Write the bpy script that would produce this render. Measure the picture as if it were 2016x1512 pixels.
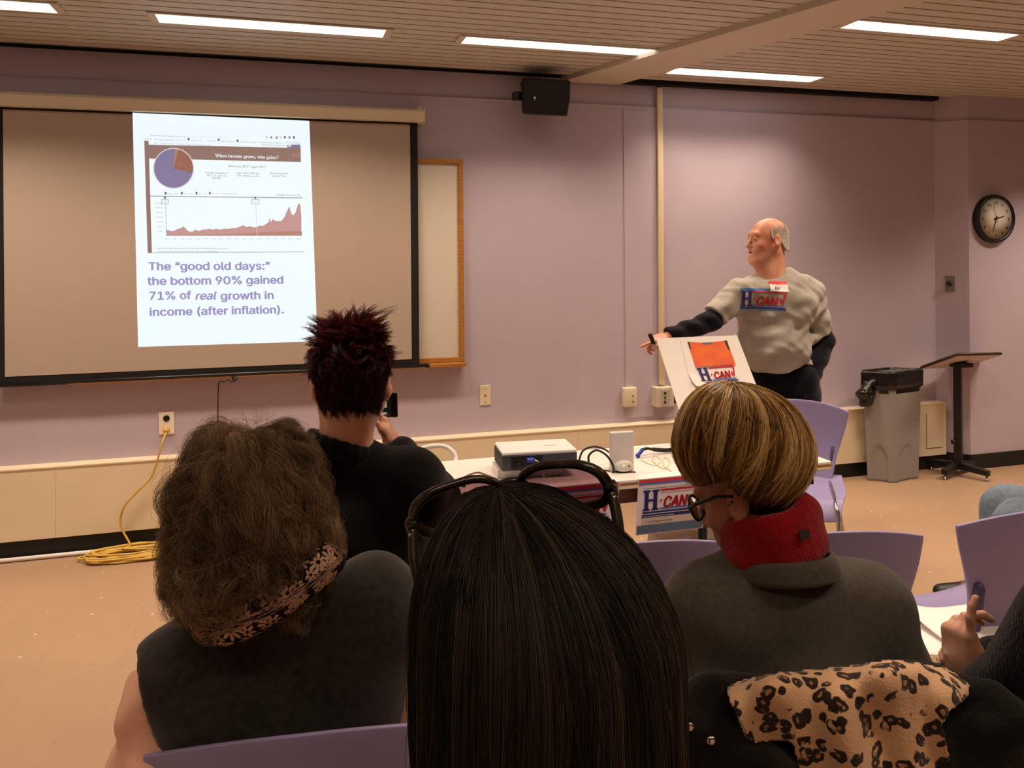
import bpy, bmesh, math, random, os
import numpy as np
from mathutils import Vector, Matrix
from mathutils.bvhtree import BVHTree

random.seed(7); rng = np.random.default_rng(11)
for o in list(bpy.data.objects): bpy.data.objects.remove(o)
SC = bpy.context.scene
COL = SC.collection

# ------------------------------------------------------------------ camera
EYE = np.array([0.0, 0.0, 1.55]); FPX = 1568.0; PX, PY = 1008.0, 504.0
YAW, ROLL = math.radians(15.95), 0.008
CF = np.array([math.sin(YAW), math.cos(YAW), 0.0])
_R0 = np.array([math.cos(YAW), -math.sin(YAW), 0.0]); _U0 = np.array([0, 0, 1.0])
CR = math.cos(ROLL)*_R0 - math.sin(ROLL)*_U0
CU = math.sin(ROLL)*_R0 + math.cos(ROLL)*_U0
cam_d = bpy.data.cameras.new('camera'); cam = bpy.data.objects.new('camera', cam_d); COL.objects.link(cam)
cam.matrix_world = Matrix(((CR[0], CU[0], -CF[0], EYE[0]), (CR[1], CU[1], -CF[1], EYE[1]), (CR[2], CU[2], -CF[2], EYE[2]), (0, 0, 0, 1)))
cam_d.sensor_fit = 'HORIZONTAL'; cam_d.sensor_width = 36.0; cam_d.lens = FPX/2016*36
cam_d.shift_y = -(756-PY)/2016; cam_d.clip_start = 0.02
SC.camera = cam

# ------------------------------------------------------------------ world, exposure, ceiling lamps' light, added fill
SC.view_settings.view_transform = 'Standard'; SC.view_settings.look = 'None'
SC.view_settings.gamma = 1.0; SC.view_settings.use_curve_mapping = False
SC.view_settings.exposure = 0.0
w = bpy.data.worlds.new('world'); SC.world = w; w.use_nodes = True
w.node_tree.nodes['Background'].inputs[0].default_value = (1.0, 0.72, 0.5, 1); w.node_tree.nodes['Background'].inputs[1].default_value = 0.02
CEIL = 2.676
LAMP_COL = (1.0, 0.765, 0.575)
LAMPS = [  # x0, x1, y0, y1, watts
    (-2.02, -0.98, 3.90, 4.04, 18), (-0.56, 0.49, 3.94, 4.08, 15), (0.90, 1.954, 3.96, 4.09, 14),
    (2.66, 3.645, 3.22, 3.35, 16), (2.27, 3.30, 4.31, 4.46, 11)]
FILL_LAMPS = [(-1.3, -0.2, 2.3, 2.44, 9), (0.9, 2.0, 2.0, 2.14, 18), (3.4, 4.4, 2.0, 2.14, 22), (4.9, 5.9, 3.5, 3.64, 30), (-3.2, -2.2, 3.2, 3.34, 10),  # unseen fill lamps, added out of view to brighten the room
    (-0.6, 0.5, -0.2, -.06, 6), (1.4, 2.5, 0.2, 0.34, 13), (-2.6, -1.5, 0.6, 0.74, 12), (3.6, 4.6, 0.0, 0.14, 9), (0.2, 1.3, -2.2, -2.06, 26), (-2.2, -1.1, -2.0, -1.86, 18)]
for (x0, x1, y0, y1, wt) in LAMPS + FILL_LAMPS:
    ld = bpy.data.lights.new('tube_or_fill_light', 'AREA'); ld.shape = 'RECTANGLE'; ld.size = x1-x0; ld.size_y = y1-y0
    ld.energy = wt; ld.color = LAMP_COL; ld.spread = math.radians(100 if y1 > 4.4 else 115)
    lo = bpy.data.objects.new('tube_or_fill_light', ld); lo.location = ((x0+x1)/2, (y0+y1)/2, CEIL-0.035); COL.objects.link(lo)

# ------------------------------------------------------------------ photo-ray helpers (a pixel's ray met with a real plane)
def ray(x, y): return CF + (x-PX)/FPX*CR + (PY-y)/FPX*CU
def aty(x, y, Y): d = ray(x, y); return EYE + d*(Y/d[1])
def atz(x, y, Z): d = ray(x, y); return EYE + d*((Z-EYE[2])/d[2])
def atd(x, y, D): return EYE + ray(x, y)*D

# ------------------------------------------------------------------ object helpers
def link(o, parent=None):
    COL.objects.link(o)
    if parent is not None: o.parent = parent
    return o
def tag(o, label=None, cat=None, group=None, kind=None):
    if label: o['label'] = label
    if cat: o['category'] = cat
    if group: o['group'] = group
    if kind: o['kind'] = kind
    return o
def thing(name, label, cat, loc=(0, 0, 0), rz=0.0, group=None):
    o = bpy.data.objects.new(name, None); o.empty_display_size = 0.1
    o.location = loc; o.rotation_euler = (0, 0, rz); link(o)
    return tag(o, label, cat, group)
def copy_tree(o, parent=None):
    c = o.copy(); COL.objects.link(c); c.parent = parent
    for ch in list(o.children): copy_tree(ch, c)
    return c

class MB:
    """collects shapes with a material slot each; build() links them as ONE mesh object"""
    def __init__(s): s.v = []; s.f = []; s.mi = []; s.sm = []; s.n = 0
    def add(s, V, Fs, mi=0, smooth=False, M=None):
        V = np.asarray(V, float).reshape(-1, 3)
        if M is not None: M = np.array(M); V = V @ M[:3, :3].T + M[:3, 3]
        s.v.append(V); s.f += [tuple(i+s.n for i in f) for f in Fs]; s.mi += [mi]*len(Fs); s.sm += [smooth]*len(Fs); s.n += len(V); return s
    def box(s, c, d, mi=0, M=None, bev=0.0):
        c = np.array(c, float); h = np.array(d, float)/2
        if bev <= 0:
            V = [c+h*np.array(k) for k in ((-1,-1,-1),(1,-1,-1),(1,1,-1),(-1,1,-1),(-1,-1,1),(1,-1,1),(1,1,1),(-1,1,1))]
            return s.add(V, [(0,3,2,1),(4,5,6,7),(0,1,5,4),(1,2,6,5),(2,3,7,6),(3,0,4,7)], mi, False, M)
        bm = bmesh.new(); bmesh.ops.create_cube(bm, size=1.0)
        for v in bm.verts: v.co = Vector(c+np.array(v.co)*2*h)
        bmesh.ops.bevel(bm, geom=list(bm.edges), offset=bev, segments=3, profile=0.5, affect='EDGES')
        V = [tuple(v.co) for v in bm.verts]; bm.verts.index_update(); Fs = [tuple(v.index for v in f.verts) for f in bm.faces]; bm.free()
        return s.add(V, Fs, mi, True if bev > 0.004 else False, M)
    def box2(s, a, b, mi=0, M=None, bev=0.0):
        a = np.array(a, float); b = np.array(b, float); return s.box((a+b)/2, np.abs(b-a), mi, M, bev)
    def quad(s, p, mi=0, M=None): return s.add(p, [tuple(range(len(p)))], mi, False, M)
    def prism(s, poly, z0, z1, mi=0, M=None, smooth=False):
        n = len(poly); V = [(x, y, z0) for x, y in poly]+[(x, y, z1) for x, y in poly]
        Fs = [tuple(range(n))[::-1], tuple(range(n, 2*n))]+[(i, (i+1) % n, n+(i+1) % n, n+i) for i in range(n)]
        return s.add(V, Fs, mi, smooth, M)
    def loft(s, rings, mi=0, smooth=True, cap=True, closed=True, M=None):
        R = np.asarray(rings, float); k, n = R.shape[:2]; Fs = []
        for i in range(k-1):
            for j in range(n if closed else n-1):
                a, b = i*n+j, i*n+(j+1) % n; Fs.append((a, b, b+n, a+n))
        if cap: Fs += [tuple(range(n))[::-1], tuple(range((k-1)*n, k*n))]
        return s.add(R.reshape(-1, 3), Fs, mi, smooth, M)
    def lathe(s, prof, mi=0, n=24, M=None, smooth=True, cap=True):
        a = np.linspace(0, 2*np.pi, n, endpoint=False)
        return s.loft([[(r*math.cos(t), r*math.sin(t), z) for t in a] for r, z in prof], mi, smooth, cap, True, M)
    def tube(s, P, r, mi=0, n=8, M=None, cap=True):
        P = np.asarray(P, float); k = len(P); r = np.broadcast_to(np.asarray(r, float), (k,))
        T = np.gradient(P, axis=0); T /= np.linalg.norm(T, axis=1)[:, None]+1e-12
        u = np.cross(T[0], (0, 0, 1.0)); u = u if np.linalg.norm(u) > 1e-3 else np.cross(T[0], (0, 1.0, 0)); u /= np.linalg.norm(u)
        rings = []; a = np.linspace(0, 2*np.pi, n, endpoint=False)
        for i in range(k):
            u = u-T[i]*(u@T[i]); u /= np.linalg.norm(u); v = np.cross(T[i], u)
            rings.append(P[i]+r[i]*(np.cos(a)[:, None]*u+np.sin(a)[:, None]*v))
        return s.loft(rings, mi, True, cap, True, M)
    def ell(s, c, rad, mi=0, n=16, M=None):
        c = np.array(c, float); rings = []
        for t in np.linspace(0.02, np.pi-0.02, max(6, n//2+1)):
            a = np.linspace(0, 2*np.pi, n, endpoint=False)
            rings.append(np.stack([c[0]+rad[0]*np.sin(t)*np.cos(a), c[1]+rad[1]*np.sin(t)*np.sin(a), np.full(n, c[2]-rad[2]*np.cos(t))], 1))
        return s.loft(rings, mi, True, True, True, M)
    def text(s, txt, size, mi=0, M=None, bold=0.0, shear=0.0, align='LEFT', sx=1.0, space=1.0, font='sans'):
        V, Fs = text_geo(txt, size, bold, shear, align, space, font)
        if len(V): V = V*np.array([sx, 1, 1]); s.add(V, Fs, mi, False, M)
        return s
    def build(s, name, mats, parent=None, loc=None):
        me = bpy.data.meshes.new(name)
        V = np.concatenate(s.v) if s.v else np.zeros((0, 3))
        me.from_pydata(V.tolist(), [], s.f); me.validate(clean_customdata=False)
        for m in (mats if isinstance(mats, (list, tuple)) else [mats]): me.materials.append(m)
        if len(me.polygons) == len(s.mi):
            me.polygons.foreach_set('material_index', s.mi); me.polygons.foreach_set('use_smooth', s.sm)
        bm = bmesh.new(); bm.from_mesh(me); bmesh.ops.recalc_face_normals(bm, faces=list(bm.faces)); bm.to_mesh(me); bm.free()
        o = bpy.data.objects.new(name, me)
        if loc is not None: o.location = loc
        return link(o, parent)

_tc = {}
def font(name):       # the lettering faces that ship inside Blender, else its built-in one
    if name not in _fonts:
        _fonts[name] = None
        try:
            p = os.path.join(bpy.utils.system_resource('DATAFILES'), 'fonts', {'sans': 'Inter.woff2', 'serif': 'NotoSansMath-Regular.woff2'}[name])
            if os.path.exists(p): _fonts[name] = bpy.data.fonts.load(p)
        except Exception: pass
    return _fonts[name]
_fonts = {}
def bold_serif(t):     # mathematical bold letters are serifed
    if font('serif') is None: return t
    return ''.join(chr(0x1D400+ord(c)-65) if 'A' <= c <= 'Z' else chr(0x1D41A+ord(c)-97) if 'a' <= c <= 'z' else chr(0x1D7CE+ord(c)-48) if '0' <= c <= '9' else c for c in t)
def text_geo(txt, size, bold=0.0, shear=0.0, align='LEFT', space=1.0, face='sans'):
    if face == 'serif': txt = bold_serif(txt)
    key = (txt, bold, shear, align, space, face)
    if key not in _tc:
        c = bpy.data.curves.new('t', 'FONT'); c.body = txt; c.size = 1.0; c.shear = shear; c.align_x = align; c.space_character = space
        c.resolution_u = 3
        if font(face): c.font = font(face)
        o = bpy.data.objects.new('t', c); COL.objects.link(o)
        dg = bpy.context.evaluated_depsgraph_get(); me = o.evaluated_get(dg).to_mesh()
        V = np.array([v.co[:] for v in me.vertices]).reshape(-1, 3); Fs = [tuple(p.vertices) for p in me.polygons]
        o.evaluated_get(dg).to_mesh_clear(); bpy.data.objects.remove(o); bpy.data.curves.remove(c)
        if bold and len(V):       # heavier strokes: the outline laid down several times, slightly shifted
            sh = [(0, 0), (bold, 0), (-bold, 0), (0, bold*.6), (0, -bold*.6)]; n = len(V)
            Fs = [tuple(i+k*n for i in f) for k in range(len(sh)) for f in Fs]; V = np.vstack([V+np.array([x, y, 1e-5*k]) for k, (x, y) in enumerate(sh)])
        _tc[key] = (V, Fs)
    V, Fs = _tc[key]; return V*size, Fs

def frame(o, ex, ey):
    ex = np.array(ex, float); ex /= np.linalg.norm(ex); ey = np.array(ey, float); ey -= ex*(ey@ex); ey /= np.linalg.norm(ey); ez = np.cross(ex, ey)
    M = np.eye(4); M[:3, 0] = ex; M[:3, 1] = ey; M[:3, 2] = ez; M[:3, 3] = o; return M
def T(x, y, z): M = np.eye(4); M[:3, 3] = (x, y, z); return M
def Rz(a): M = np.eye(4); c, s = math.cos(a), math.sin(a); M[0, 0] = c; M[0, 1] = -s; M[1, 0] = s; M[1, 1] = c; return M
def Rx(a): M = np.eye(4); c, s = math.cos(a), math.sin(a); M[1, 1] = c; M[1, 2] = -s; M[2, 1] = s; M[2, 2] = c; return M
def spline(P, n=8):
    P = np.asarray(P, float); Q = np.vstack([2*P[0]-P[1], P, 2*P[-1]-P[-2]]); out = []
    for i in range(1, len(Q)-2):
        t = np.linspace(0, 1, n, endpoint=False)[:, None]; a, b, c, d = Q[i-1:i+3]
        out.append(0.5*(2*b+(c-a)*t+(2*a-5*b+4*c-d)*t**2+(-a+3*b-3*c+d)*t**3))
    return np.vstack(out+[P[-1:]])

# ------------------------------------------------------------------ materials
def lin(h):
    if isinstance(h, str): h = [int(h[i:i+2], 16)/255 for i in (0, 2, 4)]
    return tuple((c/12.92 if c <= 0.04045 else ((c+0.055)/1.055)**2.4) for c in h)
def mat(name, col, rough=0.6, metal=0.0, spec=0.5, noise=0.0, nscale=20.0, bump=0.0, bscale=60.0, emit=0.0, coat=0.0, sheen=0.0, col2=None, stretch=None):
    m = bpy.data.materials.new(name); m.use_nodes = True; nt = m.node_tree; b = nt.nodes['Principled BSDF']
    c = (*lin(col), 1)
    b.inputs['Base Color'].default_value = c; b.inputs['Roughness'].default_value = rough; b.inputs['Metallic'].default_value = metal
    b.inputs['Specular IOR Level'].default_value = spec; b.inputs['Coat Weight'].default_value = coat; b.inputs['Sheen Weight'].default_value = sheen
    if emit: b.inputs['Emission Color'].default_value = c; b.inputs['Emission Strength'].default_value = emit
    tc = nt.nodes.new('ShaderNodeTexCoord'); src = tc.outputs['Object']
    if stretch:
        mp = nt.nodes.new('ShaderNodeMapping'); mp.inputs['Scale'].default_value = stretch; nt.links.new(src, mp.inputs['Vector']); src = mp.outputs['Vector']
    if noise or col2:
        n = nt.nodes.new('ShaderNodeTexNoise'); n.inputs['Scale'].default_value = nscale; n.inputs['Detail'].default_value = 5; nt.links.new(src, n.inputs['Vector'])
        rp = nt.nodes.new('ShaderNodeValToRGB'); rp.color_ramp.elements[0].position = 0.35; rp.color_ramp.elements[1].position = 0.65
        lo = np.array(lin(col2)) if col2 else np.array(c[:3])*(1-noise); hi = np.array(c[:3])*(1 if col2 else 1+noise)
        rp.color_ramp.elements[0].color = (*lo, 1); rp.color_ramp.elements[1].color = (*np.minimum(hi, 1), 1)
        nt.links.new(n.outputs['Fac'], rp.inputs['Fac']); nt.links.new(rp.outputs['Color'], b.inputs['Base Color'])
    if bump:
        n2 = nt.nodes.new('ShaderNodeTexNoise'); n2.inputs['Scale'].default_value = bscale; n2.inputs['Detail'].default_value = 3; nt.links.new(src, n2.inputs['Vector'])
        bp = nt.nodes.new('ShaderNodeBump'); bp.inputs['Strength'].default_value = bump; bp.inputs['Distance'].default_value = 0.01
        nt.links.new(n2.outputs['Fac'], bp.inputs['Height']); nt.links.new(bp.outputs['Normal'], b.inputs['Normal'])
    return m
M = {}
M['wall'] = mat('lavender_paint', 'BCAFBE', 0.55, noise=0.02, nscale=3, bump=0.03, bscale=90)
M['ceil'] = mat('slat_paint', 'C9C2B4', 0.5, noise=0.03, nscale=2)
M['beam'] = mat('beam_paint', 'D0C5B2', 0.6)
M['dark'] = mat('plenum_and_shade_black', '0B0908', 0.9)
M['base'] = mat('black_vinyl', '0E0B0B', 0.5)
M['heater'] = mat('cream_enamel', 'EBDCBE', 0.45, noise=0.02, nscale=4)
M['cream'] = mat('cream_plastic', 'E0D3B6', 0.45)
M['white'] = mat('white_plastic', 'EDEAE6', 0.4)
M['white_paper'] = mat('white_paper', 'F4EFEA', 0.8)
M['blackp'] = mat('black_plastic', '0A0A0B', 0.45)
M['black_cloth'] = mat('black_screen_border', '0B0808', 0.8)
M['screen'] = mat('screen_fabric', 'B6A697', 0.8)
M['oak'] = mat('oak_trim', 'B9803C', 0.45, col2='9A6428', nscale=8, stretch=(1, 1, 12))
M['board'] = mat('whiteboard', 'D8D0C0', 0.35)
M['grey_metal'] = mat('grey_metal', '8C8983', 0.4, metal=0.6)
M['chrome'] = mat('chrome', 'C8C6C4', 0.2, metal=1.0)
M['purple'] = mat('purple_plastic', '958CB8', 0.42, noise=0.03, nscale=3)
M['purple_dark'] = mat('purple_socket', '48426A', 0.5)
M['bin'] = mat('grey_polyethylene', '8E8A86', 0.5)
M['bag'] = mat('black_bin_liner', '15120F', 0.28, bump=0.5, bscale=25)
M['lam'] = mat('laminate_top', 'C4B4AC', 0.5)
M['table'] = mat('white_laminate', 'F0EBE3', 0.35)
M['wood_dark'] = mat('plywood_brown', '7A5027', 0.55, col2='5E3A1A', nscale=9, stretch=(1, 8, 1))
M['red'] = mat('print_red', 'C4222E', 0.7)
M['redlight'] = mat('print_light_red', 'E8424A', 0.7)
M['navy'] = mat('print_navy', '241E66', 0.7)
M['blue'] = mat('print_blue', '4C7CC0', 0.7)
M['slate'] = mat('print_slate', '5E7288', 0.7)
M['tan'] = mat('print_tan', 'D8CBB0', 0.7)
M['ink'] = mat('print_ink', '2A2420', 0.7)
M['orange'] = mat('print_orange', 'F07028', 0.7, col2='E25A35', nscale=14)
M['cordY'] = mat('yellow_cord', 'CFAB4C', 0.45)
M['proj'] = mat('charcoal_plastic', '3A3A3F', 0.45)
M['vga'] = mat('blue_plug', '2A3FA8', 0.4)
M['led'] = mat('green_led', '9CFF40', 0.4, emit=3.0)
# ================================================================== THE SETTING
W = 4.74            # face of the front wall
XA, XB, YB = 4.565, 4.70, 4.57     # splayed return of the wall, then the wall with the clock
LEFT, RIGHT, BACK = -3.6, 7.4, -4.2
def floor_mat():
    m = mat('vinyl_tile', 'AA8D72', 0.42, noise=0.05, nscale=1.6, spec=0.4); nt = m.node_tree; b = nt.nodes['Principled BSDF']
    tc = nt.nodes['Texture Coordinate']; prev = b.inputs['Base Color'].links[0].from_socket
    vo = nt.nodes.new('ShaderNodeTexVoronoi'); vo.inputs['Scale'].default_value = 16; nt.links.new(tc.outputs['Object'], vo.inputs['Vector'])
    rp = nt.nodes.new('ShaderNodeValToRGB'); rp.color_ramp.elements[0].position = 0.07; rp.color_ramp.elements[1].position = 0.12
    rp.color_ramp.elements[0].color = (0.85, 0.85, 0.85, 1); rp.color_ramp.elements[1].color = (0, 0, 0, 1)
    nt.links.new(vo.outputs['Distance'], rp.inputs['Fac'])
    mx = nt.nodes.new('ShaderNodeMixRGB'); mx.inputs[2].default_value = (*lin('E6D5C0'), 1)
    nm = nt.nodes.new('ShaderNodeMath'); nm.operation = 'GREATER_THAN'; nm.inputs[1].default_value = 0.72
    sep = nt.nodes.new('ShaderNodeSeparateColor'); nt.links.new(vo.outputs['Color'], sep.inputs[0]); nt.links.new(sep.outputs[0], nm.inputs[0])
    mu = nt.nodes.new('ShaderNodeMath'); mu.operation = 'MULTIPLY'; nt.links.new(nm.outputs[0], mu.inputs[0]); nt.links.new(rp.outputs['Color'], mu.inputs[1])
    nt.links.new(mu.outputs[0], mx.inputs[0]); nt.links.new(prev, mx.inputs[1])
    vd = nt.nodes.new('ShaderNodeTexVoronoi'); vd.inputs['Scale'].default_value = 11; nt.links.new(tc.outputs['Object'], vd.inputs['Vector'])
    rd = nt.nodes.new('ShaderNodeValToRGB'); rd.color_ramp.elements[0].position = 0.05; rd.color_ramp.elements[1].position = 0.09
    rd.color_ramp.elements[0].color = (0.35, 0.35, 0.35, 1); rd.color_ramp.elements[1].color = (0, 0, 0, 1); nt.links.new(vd.outputs['Distance'], rd.inputs['Fac'])
    m3 = nt.nodes.new('ShaderNodeMixRGB'); m3.inputs[2].default_value = (*lin('8A6A4C'), 1); nt.links.new(rd.outputs['Color'], m3.inputs[0]); nt.links.new(mx.outputs[0], m3.inputs[1])
    br = nt.nodes.new('ShaderNodeTexBrick'); br.offset = 0; br.inputs['Scale'].default_value = 1; br.inputs['Brick Width'].default_value = 0.305; br.inputs['Row Height'].default_value = 0.305
    br.inputs['Mortar Size'].default_value = 0.0012; nt.links.new(tc.outputs['Object'], br.inputs['Vector'])
    m2 = nt.nodes.new('ShaderNodeMixRGB'); m2.inputs[2].default_value = (*lin('A4876B'), 1); nt.links.new(br.outputs['Fac'], m2.inputs[0]); nt.links.new(m3.outputs[0], m2.inputs[1])
    nt.links.new(m2.outputs[0], b.inputs['Base Color']); return m
M['floor'] = floor_mat()
def struct(o): o['kind'] = 'structure'; return o

struct(MB().box2((LEFT-.1, BACK-.1, -0.1), (RIGHT+.1, W+.15, 0)).build('floor', M['floor']))
# front wall: the lower face stands 15 mm proud of the band under the ceiling
mb = MB().box2((LEFT, W, 0), (XA+.02, W+.12, 2.515)).box2((LEFT, W+.015, 2.515), (XA+.02, W+.12, 2.78))
mb.tube([(LEFT, W+.004, 2.512), (XA, W+.004, 2.512)], 0.007)
struct(mb.build('wall_front', M['wall']))
mb = MB().prism([(XA, W), (XB, YB), (RIGHT, YB), (RIGHT, W+.12), (XA, W+.12)], 0, 2.50)
mb.prism([(XA+.008, W+.01), (XB+.006, YB+.012), (RIGHT, YB+.012), (RIGHT, W+.12), (XA, W+.12)], 2.50, 2.78)
struct(mb.build('wall_right', M['wall']))
struct(MB().box2((LEFT-.1, BACK, 0), (LEFT, W, 2.78)).build('wall_left', M['wall']))
struct(MB().box2((RIGHT, BACK, 0), (RIGHT+.1, W, 2.78)).build('wall_east', M['wall']))
struct(MB().box2((LEFT, BACK-.1, 0), (RIGHT, BACK, 2.78)).build('wall_back', M['wall']))
# slatted ceiling: painted linear slats under a black plenum
mb = MB(); y = BACK
while y < W-0.10:
    mb.box2((LEFT, y, CEIL), (RIGHT, y+0.071, CEIL+0.012)); y += 0.083
mb.box2((LEFT, BACK, CEIL+0.05), (RIGHT, W+.1, CEIL+0.10), 1)
struct(mb.build('ceiling', [M['ceil'], M['dark']]))
# plain painted soffit strip that crosses the slats on the skew
bz = CEIL-0.03; pts = [atz(1105, 161, bz), atz(1202, 171, bz), atz(1833, 0, bz), atz(1653, 0, bz)]
dl = pts[3]-pts[0]; dr = pts[2]-pts[1]
P0 = pts[0][:2]+dl[:2]*(W-pts[0][1])/dl[1]; P1 = pts[1][:2]+dr[:2]*(W-pts[1][1])/dr[1]
mb = MB().prism([tuple(P0), tuple(P1), tuple(pts[2][:2]+dr[:2]*1.6), tuple(pts[3][:2]+dl[:2]*1.6)], bz, CEIL+0.005)
struct(mb.build('trim_soffit', M['beam']))
# black strip drawn for the shade in the gap along the top of the wall
mb = MB().box2((P1[0]+.02, W-.045, CEIL-.022), (XA, W+.016, CEIL+.01)).box2((LEFT, W+.004, CEIL-.004), (P0[0], W+.016, CEIL+.01))
struct(mb.build('trim_gap_shade', M['dark']))
mb = MB().box2((LEFT, W-.006, 0), (XA, W, 0.13))
mb.prism([(XA, W), (XA-.006, W-.006), (XB-.004, YB-.008), (RIGHT, YB-.008), (RIGHT, YB), (XB, YB)], 0, 0.105)
struct(mb.build('baseboard_front', M['base']))
# thin raised panel beside the conduit
struct(MB().box2((2.108, W-.007, 0.50), (2.305, W, 2.485)).build('trim_panel', M['wall']))

# ------------------------------------------------------------------ heater cabinet along the wall
HY = W-0.085
heater = thing('wall_heater', 'long cream metal convector cover running along the foot of the lavender wall', 'heater', (1.0, HY, 0))
hx1 = aty(1863, 850, HY)[0]
mb = MB()
edges = [LEFT, -2.3, -1.16, 0.3, 1.75, 3.2, hx1]
for a, b in zip(edges[:-1], edges[1:]):
    mb.box2((a-1.0+.0004, 0, 0.098), (b-1.0-.0004, .083, 0.462), bev=0.001)
mb.box2((LEFT-1.0, -.004, 0.462), (hx1-1.0, .085, 0.472), bev=0.002)
mb.build('cover', M['heater'], heater)
q0 = aty(1824, 830, HY)[0]-1; q1 = aty(1855, 830, HY)[0]-1
mb = MB().box2((q0, -.003, 0.155), (q1, 0, 0.40)).build('access_panel', M['heater'], heater)
mb = MB().box2((q0-.004, -.0012, 0.151), (q0, 0, 0.40)).box2((q0-.004, -.0012, 0.150), (q1, 0, 0.155)).build('panel_gap', M['wood_dark'], heater)
mb = MB().box2((LEFT-1, .012, 0.003), (hx1-1, .08, 0.098)).build('toe_recess', M['base'], heater)
o = tag(MB().tube([(LEFT+.01, HY-.02, 0.013), (-0.2, HY-.02, 0.013), (2.0, HY-.02, .013)], 0.011).build('floor_pipe', M['white']), 'thin white cable pipe lying along the floor under the heater', 'pipe')

# ------------------------------------------------------------------ ceiling lights
WH = {'a': 'cut off by the photo\'s top left corner', 'b': 'above the projection screen, longest in view', 'c': 'directly above the black wall speaker',
      'd': 'beyond the soffit, nearest the top right corner', 'e': 'beyond the soffit, closest to the front wall'}
M['tube'] = mat('lit_diffuser', 'FFF6EA', 0.5, emit=2.6)
def ceiling_light(x0, x1, y0, y1, label):
    c = ((x0+x1)/2, (y0+y1)/2); t = thing('ceiling_light', label, 'ceiling light', (c[0], c[1], CEIL-0.006), 0, 'recessed fluorescent ceiling lights')
    a, b = (x1-x0)/2, (y1-y0)/2; f = MB()
    for s in (-1, 1):
        f.box2((-a-.035, s*b, -.003), (a+.035, s*(b+.014), 0.004)).box2((s*a, -b, -.003), (s*(a+.035), b, 0.004))
    f.build('trim_frame', M['beam'], t)
    MB().box2((-a, -b, -.001), (a, b, .004)).build('diffuser', M['tube'], t)
for k, L in zip('abcde', LAMPS): ceiling_light(*L[:4], 'lit slim fluorescent ceiling light '+WH[k])

# ------------------------------------------------------------------ projection screen with the projected slide
SY = W-0.068
scr = thing('projection_screen', 'large pull-down projection screen with black border showing a slide', 'projection screen', (-0.3, SY, 0.9))
def sp(px, py, Y=SY): p = aty(px, py, Y); return p[0]+0.3, p[2]-0.9
xr, zt = sp(822, 243); zb = sp(832, 716)[1]; xl = -1.465+0.3; xin_r = sp(809, 500)[0]; xin_l = sp(8, 500)[0]; ztop = sp(400, 228)[1]; zbot = sp(400, 727)[1]
mb = MB().box2((xl, .001, zb), (xr, .004, zt+.06)); mb.build('border', M['black_cloth'], scr)
fab = MB().box2((xin_l, -.001, zbot+.006), (xin_r, .001, ztop-.006)).build('fabric', M['screen'], scr)
HS = W-0.11
hx, hz1 = sp(835, 214, HS); hz0 = sp(835, 240, HS)[1]
zz = [(0.0, hz0), (0.0, hz0+.012), (-.012, hz1-.02), (0.004, hz1-.004), (.03, hz1), (.095, hz1), (.105, hz1-.02), (.105, hz0)]
def prof_x(poly, x0, x1): return [[(x0, y-0.042, z) for y, z in poly], [(x1, y-0.042, z) for y, z in poly]]
mb = MB().loft(prof_x(zz, xl-.08, hx), 0, False); mb.build('housing', M['cream'], scr)
mb = MB().box2((hx-.004, -.045, hz0-.004), (hx+.006, .06, hz1+.003), bev=.003).box2((hx-.03, -.01, hz1), (hx-.01, .01, hz1+.018)).build('end_cap', M['cream'], scr)
b0 = sp(843, 718)
mb = MB().tube([(xl-.02, 0, zb-.012), (b0[0]-.01, 0, zb-.012)], 0.013, 0, 10).build('bottom_bar', mat('bar_black', '191818', 0.35), scr)
MB().tube([(b0[0]-.012, 0, zb-.012), (b0[0]+.006, 0, zb-.012)], 0.016, 0, 10).build('bar_end', M['blackp'], scr)

# the slide: light thrown on the fabric, so its patches give off light
def glow(n, h, e=.90):     # the projector's light put into the material as emission, over a dark base
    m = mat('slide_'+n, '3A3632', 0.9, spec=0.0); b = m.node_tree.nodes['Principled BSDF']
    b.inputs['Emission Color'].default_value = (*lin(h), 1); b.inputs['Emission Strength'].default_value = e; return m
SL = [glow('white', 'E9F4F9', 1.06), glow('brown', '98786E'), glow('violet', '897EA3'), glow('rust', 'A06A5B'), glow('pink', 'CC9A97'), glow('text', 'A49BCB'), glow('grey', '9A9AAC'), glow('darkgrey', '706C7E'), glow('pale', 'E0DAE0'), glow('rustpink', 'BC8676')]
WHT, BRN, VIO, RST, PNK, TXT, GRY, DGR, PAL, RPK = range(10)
corn = [np.array([*sp(*p)]) for p in ((261, 222), (609, 238), (625, 672), (272, 683))]
def S(u, v):       # slide coordinates 0..1 (v down) to the screen plane, keystone kept
    t = corn[0]*(1-u)+corn[1]*u; b = corn[3]*(1-u)+corn[2]*u; return t*(1-v)+b*v
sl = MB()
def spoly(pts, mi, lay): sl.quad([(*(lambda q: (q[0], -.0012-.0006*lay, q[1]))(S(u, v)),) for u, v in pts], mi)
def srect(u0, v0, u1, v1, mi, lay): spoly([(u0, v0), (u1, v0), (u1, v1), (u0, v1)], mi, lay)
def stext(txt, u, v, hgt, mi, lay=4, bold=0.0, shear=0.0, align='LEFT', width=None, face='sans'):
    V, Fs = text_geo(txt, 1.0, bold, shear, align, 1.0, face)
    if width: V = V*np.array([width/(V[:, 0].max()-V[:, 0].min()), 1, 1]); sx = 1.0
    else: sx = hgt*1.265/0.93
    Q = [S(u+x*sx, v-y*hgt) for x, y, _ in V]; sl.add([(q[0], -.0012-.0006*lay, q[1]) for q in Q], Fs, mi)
srect(0, 0, 1, 1, WHT, 0)
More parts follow.
